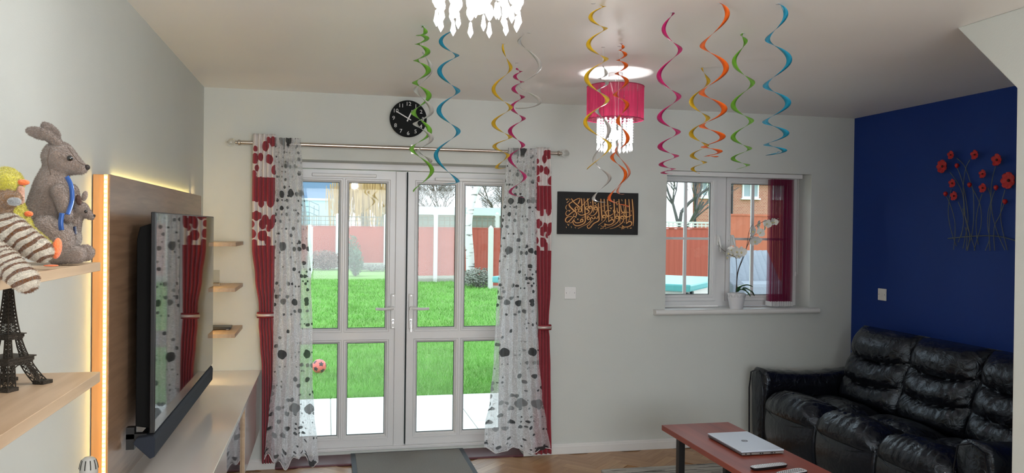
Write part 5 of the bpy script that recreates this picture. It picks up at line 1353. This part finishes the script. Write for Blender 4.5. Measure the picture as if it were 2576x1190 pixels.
o = blob('head', [('c', Kt(-40, 520, .03), Kt(-10, 520, .02), 60*TM, 42*TM), ('e', Kt(22, 500, .0), (34*TM, 22*TM, 24*TM))], m_brn, tg, .003, 5); fuzz(o, m_brn, 9000, .004, 10)
o = blob('ear_lining', [('e', Kt(36, 507, -.030), (16*TM, 9*TM, 9*TM))], m_gry, tg, .0025, 3); fuzz(o, m_gry, 2500, .003, 11)
# ================================================================== GARDEN
GZ = -.1
m_patio = mat('patio_slab', (.72, .71, .68), .85, bump=.3, bscale=60, var=.04)
m_grass = mat('lawn_ground', (.15, .30, .06), .95, bump=1, bscale=30, var=.4, vscale=9)
struct(MB().box(-14, 30, Y1, 60, GZ-.3, GZ-.02).build('ground', m_grass), 'green back garden lawn beyond the patio')
pt = sroot('patio', (2, 6.9, GZ), 'pale patio slabs outside the garden doors')
sl_ = None
for i in range(-2, 12):
    for j in range(4):
        x = i*.6+.045; y = Y1+.01+j*.565
        if sl_ is None:
            sl_ = MB().box(x+.004, x+.596, y, y+.561, GZ-.05, GZ).build('patio_slab', m_patio, pt, bevel=.003); xs0_, ys0_ = x, y
        else: linkcopy(sl_, 'patio_slab', (x-xs0_, y-ys0_, random.uniform(-.001, .001)))
MB().box(-1.2, 7.3, Y1, Y1+2.27, GZ-.06, GZ-.006).build('mortar', mat('mortar', (.35, .33, .3), .95), pt)
# grass blades
m_blade = mat('grass_blade', (.20, .44, .09), .7, var=.5, vscale=1.3, trans=0)
vs, fs = [], []; rg = random.Random(3)
def blades(n, x0, x1, y0, y1, h, wd):
    for _ in range(n):
        y = y0+(y1-y0)*rg.random()**1.4; x = rg.uniform(x0, x1)*1.0; a = rg.uniform(0, 6.28); hh = h*rg.uniform(.5, 1.3)*(1+.5*noise.noise(Vector((x*1.5, y*1.5, 0))))
        l_ = rg.uniform(.2, .9)*hh; b_ = rg.uniform(0, 6.28); k = len(vs); c, s = math.cos(a)*wd, math.sin(a)*wd
        vs.extend([(x-c, y-s, GZ-.02), (x+c, y+s, GZ-.02), (x+math.cos(b_)*l_, y+math.sin(b_)*l_, GZ-.02+hh)]); fs.append((k, k+1, k+2))
blades(70000, -1.2, 3.2, 8.06, 13, .055, .0035); blades(60000, -2, 6.5, 13, 26, .06, .009)
me = bpy.data.meshes.new('lawn_grass'); me.from_pydata(vs, [], fs); o = finish(me, 'lawn_grass', m_blade, None, (1, 8.06, GZ)); tag(o, 'short bright green grass of the lawn', 'grass', kind='stuff')
# ball
bp_ = at(803, 922, 9.45); br = .08
bl_ = thing('football', 'pink and black toy football lying on the lawn', 'ball', (bp_.x, 9.45, GZ))
bc_ = Vector((bp_.x, 9.45, GZ+br))
m_bpk = mat('ball_pink', (.85, .16, .14), .4, spec=.4); m_bbk = mat('ball_black', (.05, .03, .04), .4)
MB().sphere(bc_, br, 32, 20).build('shell', m_bpk, bl_, smooth=180)
phi = (1+5**.5)/2; ico = [Vector(v).normalized() for v in [(0, s1_, s2_*phi) for s1_ in (-1, 1) for s2_ in (-1, 1)]+[(s1_, s2_*phi, 0) for s1_ in (-1, 1) for s2_ in (-1, 1)]+[(s2_*phi, 0, s1_) for s1_ in (-1, 1) for s2_ in (-1, 1)]]
Rb = Matrix.Rotation(.5, 3, 'X') @ Matrix.Rotation(.35, 3, 'Y')
for v in ico:
    d = Rb @ v; a = d.orthogonal().normalized(); c = d.cross(a); b = MB(); ring = []
    for rr_, ang_ in ((0, .0), (.5, .19), (1, .38)):
        for k in range(5):
            th = 2*PI*k/5; q_ = (d*math.cos(ang_)+(a*math.cos(th)+c*math.sin(th))*math.sin(ang_)).normalized(); ring.append(bc_+q_*(br+.0012))
    b.add([bc_+d*(br+.0014)]+ring[5:], [(0, 1+k, 1+(k+1) % 5) for k in range(5)]+[(1+k, 6+k, 6+(k+1) % 5, 1+(k+1) % 5) for k in range(5)]); b.build('pentagon', m_bbk, bl_)
# fences
def fbm(name, c): return wood(name, [k*.8 for k in c], c, 'Z', .85, 3)
m_fred = fbm('fence_red', (.46, .10, .07)); m_forg = fbm('fence_orange', (.52, .15, .085)); m_post = mat('concrete_post', (.62, .62, .60), .9, bump=.4, bscale=30); m_trel = mat('trellis_wood', (.22, .19, .15), .9); m_gravel = mat('gravel_board', (.42, .40, .36), .9)
def fence(lab, x0, x1, y, zb, zt, tz, m, bw_=.1, posts=(), ptop=None, grp=None, cell=.17, tm=None):
    r = thing('garden_fence', lab, 'fence', ((x0+x1)/2, y, GZ), grp)
    n = max(1, int((x1-x0)/bw_)); w_ = (x1-x0)/n; bd = None
    for i in range(n):
        x = x0+i*w_
        if bd is None:
            bd = MB().prism([(x+.002, y), (x+w_+.008, y-.006), (x+w_+.008, y+.008), (x+.002, y+.012)], 'Z', zb, zt).build('board', m, r); bx0 = x
            R_=None
        else: linkcopy(bd, 'board', (x-bx0, random.uniform(-.004, .004), random.uniform(-.006, .006)))
    MB().box(x0, x1, y-.02, y+.03, zt-.0, zt+.03).build('capping_rail', m, r)
    MB().box(x0, x1, y-.02, y+.03, GZ-.05, zb).build('gravel_board', m_gravel, r)
    if tz:
        b = MB(); x = x0
        while x < x1: b.box(x, x+.025, y-.01, y+.01, zt+.03, tz); x += cell
        z = zt+.06
        while z < tz: b.box(x0, x1, y-.014, y+.014, z, z+.025); z += cell
        b.box(x0, x1, y-.02, y+.02, tz-.02, tz+.02)
        b.build('trellis', tm or m_trel, r)
    for xp in posts:
        b = MB(); b.box(xp-.06, xp+.06, y-.09, y+.06, GZ-.1, (ptop or tz)+.02); b.lathe([(.06, 0), (.06, .02), (.01, .07)], (xp, y-.01, (ptop or tz)+.02), 8); b.build('post', m_post, r)
    return r
fence('red board fence with trellis top far behind the left door leaf', -3.5, 2.45, 33, .12, 1.56, 1.96, m_fred, .125, (-2.6, -1.1, .38, 2.28), 2.0)
fence('red board fence with trellis top and white posts behind the right door leaf', 2.35, 7.2, 25, .08, 1.56, 1.93, m_fred, .105, (3.27, 5.22, 7.1), 1.99)
fence('short nearer red fence panel with one white post seen by the right sheer curtain', 4.42, 6.3, 22, -.02, 1.56, None, m_fred, .1, (4.42,), 1.56)
r = fence('red brown fence of overlapping boards seen through the left window pane', 6.6, 9.2, 17, .0, 1.62, 1.76, m_fred, .125, (), None, cell=.10, tm=mat('pale_slats', (.6, .58, .56), .8))
fence('taller orange brown board fence seen through the right window pane', 6.12, 8.3, 12, .0, 1.83, None, m_forg, .11)
# side trellis at the far left
sd = thing('side_trellis', 'pale grey trellis panel standing at the left end of the lawn', 'trellis', (-.55, 30, GZ))
b = MB()
for k in range(8): b.box(-.56, -.53, 27+k*.6, 27.03+k*.6, GZ, 1.55)
for k in range(9): b.box(-.56, -.53, 27, 31.3, GZ+.2*k, GZ+.2*k+.03)
b.build('lattice', mat('pale_paint', (.66, .66, .66), .8), sd); MB().box(-.62, -.50, 26.9, 27.0, GZ, 1.62).build('post', m_post, sd)
# trees
def bare_tree(lab, x, y, h, r0, m, seed, levels=5, spread=.55, droop=0, nb=3, trunk_pts=None):
    r = thing('bare_tree', lab, 'tree', (x, y, GZ)); rg = random.Random(seed); tw_ = MB(); tr2 = MB()
    def grow(p, d, ln, rad, lv):
        pts = [p]; q = p; dd = d.copy()
        for k in range(4):
            dd = (dd+Vector((rg.uniform(-.18, .18), rg.uniform(-.18, .18), rg.uniform(-.08, .12)-droop*lv))).normalized(); q = q+dd*ln/4; pts.append(q)
        (tr2 if lv == 0 else tw_).tube(pts, [rad*(1-.12*k) for k in range(5)], 5 if lv < 2 else 3, False)
        if lv >= levels: return
        for k in range(nb+(1 if lv == 0 else 0)):
            a = rg.uniform(0, 6.28); s = spread*rg.uniform(.6, 1.3); nd = (dd+Vector((math.cos(a)*s, math.sin(a)*s, rg.uniform(-.1, .3)))).normalized()
            grow(pts[rg.choice((2, 3, 4))], nd, ln*rg.uniform(.55, .8), rad*.55, lv+1)
    if trunk_pts:
        P = spline(trunk_pts, 6); n = len(P); tr2.tube(P, [r0*(1-.55*i/(n-1)) for i in range(n)], 12, False)
        for t in (.65, .75, .85, 1): 
            for k in range(2): grow(P[int(t*(n-1))], Vector((rg.uniform(-.8, .8), .2, .8)).normalized(), h*.2, r0*.3, 1)
    else: grow(Vector((x, y, GZ)), Vector((0, 0, 1)), h*.38, r0, 0)
    tr2.build('trunk', m if not trunk_pts else MATS['birch_bark'], r, smooth=60); o = tw_.build('branches', m, r); o['kind'] = 'stuff'; return r
m_bark = mat('pale_bark', (.20, .16, .13), .9, var=.2); m_barkd = mat('dark_bark', (.11, .10, .10), .9)
mb_ = mat('birch_bark', (.72, .70, .68), .8, bump=.4, bscale=20); N, L = nodes(mb_); bs = N['Principled BSDF']; t = N.new('ShaderNodeTexCoord'); mp = N.new('ShaderNodeMapping'); mp.inputs['Scale'].default_value = (1.5, 1.5, 9); n1 = N.new('ShaderNodeTexNoise'); n1.inputs['Scale'].default_value = 1.3; n1.inputs['Detail'].default_value = 4
L.new(t.outputs['Object'], mp.inputs[0]); L.new(mp.outputs[0], n1.inputs[0]); rp = N.new('ShaderNodeValToRGB'); rp.color_ramp.elements[0].position = .36; rp.color_ramp.elements[0].color = (.10, .09, .08, 1); rp.color_ramp.elements[1].position = .44; rp.color_ramp.elements[1].color = (.74, .73, .72, 1); L.new(n1.outputs[0], rp.inputs[0]); L.new(rp.outputs[0], bs.inputs['Base Color'])
bare_tree('white birch tree with black marked bark inside the far fence', 4.05, 23, 7, .135, m_bark, 5, 4, trunk_pts=[at(1184, 712, 23), at(1182, 640, 23), at(1178, 570, 23), at(1186, 515, 23), at(1203, 462, 23), at(1222, 420, 23), at(1235, 360, 23)])
bare_tree('bare brown tree farthest right over the garage roof', 10.7, 50, 6.2, .13, m_bark, 11, 6, .8, nb=4)
bare_tree('bare brown tree over the garage roof behind the middle of the doors', 6.9, 51, 6.6, .13, m_bark, 23, 6, .8, nb=4)
bare_tree('bare bushy tree over the garage roof, left of the birch', 5.2, 50, 5.6, .11, m_bark, 31, 6, .9, nb=4)
bare_tree('dark bare tree against the sky in the left window pane', 12.15, 27, 6.2, .12, m_barkd, 41, 6, .6)
wl = thing('willow_tree', 'golden weeping willow with hanging twigs behind the left door leaf', 'tree', (1.75, 38, GZ)); rg2 = random.Random(9)
b = MB(); b.tube([(1.75, 38, GZ), (1.7, 38, 2.5), (1.8, 38, 4.2)], [.25, .2, .1], 8); b.build('trunk', m_bark, wl)
b = MB()
for _ in range(900):
    a = rg2.uniform(0, 6.28); rr_ = rg2.uniform(.1, 1.9); x, y = 1.75+math.cos(a)*rr_, 38+math.sin(a)*rr_; z = 4.7-rr_*.8+rg2.uniform(-.3, .3); ln = rg2.uniform(.8, 2.3)
    k = len(b.v); dx_ = rg2.uniform(-.15, .15); b.v += [(x-.012, y, z), (x+.012, y, z), (x+dx_+.01, y, z-ln), (x+dx_-.01, y, z-ln)]; b.f.append((k, k+1, k+2, k+3))
o = b.build('twigs', mat('willow_gold', (.50, .32, .14), .9, var=.3, vscale=2), wl); o['kind'] = 'stuff'
def bush(name, lab, c, size, n, leafs, m, seed, cat_='shrub'):
    r = thing(name, lab, cat_, c); rg = random.Random(seed); vs, fs = [], []
    for _ in range(n):
        v = Vector((rg.gauss(0, 1), rg.gauss(0, 1), rg.gauss(0, 1))).normalized()*rg.random()**.4
        p = Vector((c[0]+v.x*size[0], c[1]+v.y*size[1], c[2]+size[2]*.5+v.z*size[2]*.5)); a = Vector((rg.uniform(-1, 1), rg.uniform(-1, 1), rg.uniform(-1, 1))).normalized()*leafs; q_ = a.orthogonal().normalized()*leafs*.4
        k = len(vs); vs += [tuple(p-a), tuple(p+q_), tuple(p+a), tuple(p-q_)]; fs.append((k, k+1, k+2, k+3))
    me = bpy.data.meshes.new('leaves'); me.from_pydata(vs, [], fs); o = finish(me, 'leaves', m, r); o['kind'] = 'stuff'
    b = MB()
    for k in range(5): b.tube([c, (c[0]+rg.uniform(-.6, .6)*size[0], c[1], c[2]+size[2]*.7)], .02, 4)
    b.build('stems', m_bark, r)
m_dead = mat('dead_leaves', (.20, .13, .10), .95, var=.5, vscale=3); m_gshr = mat('shrub_green', (.10, .15, .09), .9, var=.4, vscale=4); m_gry2 = mat('shrub_grey', (.22, .23, .19), .95, var=.4, vscale=4)
def bushat(name, lab, px, py_base, Y, w_, h, n, lf, m, seed):
    p = at(px, py_base, Y); bush(name, lab, (p.x, Y, GZ), (w_, .5, h), n, lf, m, seed)
bushat('withered_shrub', 'withered brown shrub at the foot of the far left fence', 815, 668, 32, .75, .75, 1500, .06, m_dead, 1)
bushat('conifer_shrub', 'small grey green shrub before the far fence', 895, 690, 28, .25, .95, 900, .05, m_gshr, 2)
bushat('grey_shrub', 'tangle of grey twigs around the birch foot', 1205, 712, 22.5, .6, .55, 1200, .05, m_gry2, 3)
bushat('ground_plant', 'low leafy growth along the far fence foot, beside the small shrub', 935, 672, 31, 1.1, .25, 900, .05, m_gry2, 4)
bushat('ivy_shrub', 'dark creeping shrub climbing the fence behind the left leaf', 885, 662, 32.4, .35, 1.35, 700, .05, m_gshr, 6)
# far buildings
def building(lab, x0, x1, y0, y1, z1, mw, windows=(), roof=None, name='building'):
    r = thing(name, lab, 'building', ((x0+x1)/2, (y0+y1)/2, GZ)); MB().box(x0, x1, y0, y1, GZ, z1).build('wall', mw, r)
    return r
m_pblue = mat('pale_blue_wall', (.45, .66, .80), .7); m_dblue = mat('dark_blue_cladding', (.13, .22, .34), .5, var=.2, vscale=1)
r = building('flat building with pale blue wall below and dark blue cladding above', -9, .9, 45, 53, 2.95, m_pblue)
MB().box(-9, .85, 45.6, 53, 2.95, 6.5).build('upper_floor', m_dblue, r); MB().box(-9, .95, 44.9, 45.1, 2.95, 3.07).build('parapet', mat('pale_parapet', (.6, .68, .74), .6), r)
b = MB(); 
for z in (2.2, 2.5, 2.8): b.tube([(-2, 44, z+.1), (-.95, 44, z+.1), (-.45, 44, z-.12)], .02, 5)
for x in (-1.6, -1.2, -.95, -.7, -.45): b.tube([(x, 44, 1.2), (x, 44, 2.9-(.25 if x > -.8 else 0))], .02, 5)
b.build('stair_rail', mat('rail_steel', (.12, .18, .22), .5), r)
m_garg = mat('garage_grey', (.48, .50, .48), .8); m_gard = mat('garage_dark', (.24, .25, .23), .8)
r = building('long low garage block with a pale fascia behind the fence', 2.6, 16, 40, 46, 2.32, m_gard, name='garage_block')
MB().box(2.5, 16.1, 39.8, 46.2, 2.2, 2.52).build('fascia', mat('pale_fascia', (.62, .68, .68), .7), r); MB().box(2.5, 16.1, 40.6, 46.2, 2.52, 2.62).build('roof', m_garg, r)
# brick house with windows
m_brick = mat('house_brick', (.42, .15, .10), .9); N, L = nodes(m_brick); bs = N['Principled BSDF']; t = N.new('ShaderNodeTexCoord'); mp = N.new('ShaderNodeMapping'); mp.inputs['Rotation'].default_value = (PI/2, 0, 0); bt = N.new('ShaderNodeTexBrick')
bt.inputs['Scale'].default_value = 4.4; bt.inputs['Color1'].default_value = (.42, .14, .09, 1); bt.inputs['Color2'].default_value = (.50, .20, .13, 1); bt.inputs['Mortar'].default_value = (.48, .34, .28, 1); bt.inputs['Mortar Size'].default_value = .03
L.new(t.outputs['Object'], mp.inputs[0]); L.new(mp.outputs[0], bt.inputs[0]); L.new(bt.outputs[0], bs.inputs['Base Color'])
hs = thing('brick_house', 'red brick house with white framed windows behind the garden fence', 'building', (18, 33, GZ))
MB().prism([(14.27, 30), (24, 30), (27.2, 36), (17.3, 36)], 'Z', GZ, 3.55).build('wall', m_brick, hs); MB().prism([(14.1, 29.75), (24.2, 29.75), (27.4, 36.2), (17.2, 36.2)], 'Z', 3.55, 3.68).build('gutter', m_black, hs)
MB().prism([(29.7, 3.66), (36.3, 3.66), (33, 5.6)], 'X', 17.3, 24.3).build('roof', mat('roof_tiles', (.16, .10, .08), .9, bump=.6, bscale=6), hs)
m_pw = mat('pvc_white', (.8, .8, .8), .4); m_dk = mat('window_dark', (.30, .36, .40), .1)
for xa_, xb_ in ((14.62, 15.12), (16.42, 17.15), (17.75, 18.6), (20, 21)):
    f = MB(); f.box(xa_, xb_, 29.93, 30.0, 2.93, 3.0); f.box(xa_, xb_, 29.93, 30, 3.5, 3.56); f.box(xa_, xa_+.06, 29.93, 30, 3.0, 3.5); f.box(xb_-.06, xb_, 29.93, 30, 3.0, 3.5); f.box((xa_+xb_)/2-.03, (xa_+xb_)/2+.03, 29.93, 30, 3.0, 3.5); f.box(xa_-.06, xb_+.06, 29.88, 30, 2.87, 2.93)
    f = f.build('window', m_pw, hs); MB().box(xa_+.06, xb_-.06, 29.96, 29.99, 3.0, 3.5).build('pane', m_dk, f)
for x in (14.35, 15.95): MB().tube([(x, 29.93, GZ), (x, 29.93, 3.55)], .045, 8).build('drainpipe', m_black, hs)
# covered tub / table with teal lid
sp_c = Vector((3.13, 6.60)); u_ = Vector((-.76, .64)).normalized(); v_ = Vector((.64, .76)).normalized()
def quad(p0, U, V_, z0, z1):
    c = [p0, p0+v_*V_, p0+v_*V_+u_*U, p0+u_*U]; return [(k.x, k.y, z0) for k in c]+[(k.x, k.y, z1) for k in c], [(0, 3, 2, 1), (4, 5, 6, 7), (0, 1, 5, 4), (1, 2, 6, 5), (2, 3, 7, 6), (3, 0, 4, 7)]
st = thing('covered_tub', 'white garden tub under a flat teal lid outside the window', 'tub', (sp_c.x+.5, sp_c.y+1.2, GZ))
b = MB(); b.add(*quad(sp_c, 2.0, 1.4, 1.035, 1.10)); b.build('lid', mat('teal_vinyl', (.10, .38, .38), .3, bump=.3, bscale=4), st, bevel=.015)
b = MB(); b.add(*quad(sp_c+u_*.06+v_*.06, 1.88, 1.28, GZ, 1.033)); b.build('body', mat('tub_body', (.66, .60, .56), .6), st, bevel=.01)
b = MB()
for k in (.25, .9):
    c = sp_c+v_*k*.25+u_*.05; b.obox((c.x, c.y, .98), (.05, .03, .09), math.atan2(v_.y, v_.x))
for k in (.35, 1.0):
    c = sp_c+u_*k+v_*.05; b.obox((c.x, c.y, .98), (.05, .03, .09), math.atan2(v_.y, v_.x))
b.build('lid_clip', m_black, st)
gs = thing('garden_lounge', 'grey garden lounge seat with a ribbed back outside the right pane', 'garden seat', (4.6, 7.9, GZ))
m_gc = mat('grey_cushion', (.25, .27, .31), .8, bump=.4, bscale=40); m_rat = mat('grey_rattan', (.16, .17, .20), .8, bump=.8, bscale=90)
b = MB(); b.grid(lambda u, v: (4.28+.62*u+.12*(1-v)*(u-.3), 8.25+.18*v+.012*math.sin(u*60), .95+.38*v), 60, 6); b.build('backrest', m_gc, gs, smooth=60, solid=.08)
b = MB(); b.box(4.2, 5.1, 7.75, 8.2, .86, 1.03); b.build('seat_cushion', m_gc, gs, bevel=.04)
b = MB(); b.box(4.15, 5.15, 7.72, 8.45, GZ, .855); b.build('base', m_rat, gs, bevel=.02)
b = MB(); b.prism([(7.70, .9), (7.70, 1.02), (7.95, 1.13), (8.3, .98), (8.3, .9)], 'X', 4.13, 4.27); b.build('armrest', m_rat, gs, bevel=.01)
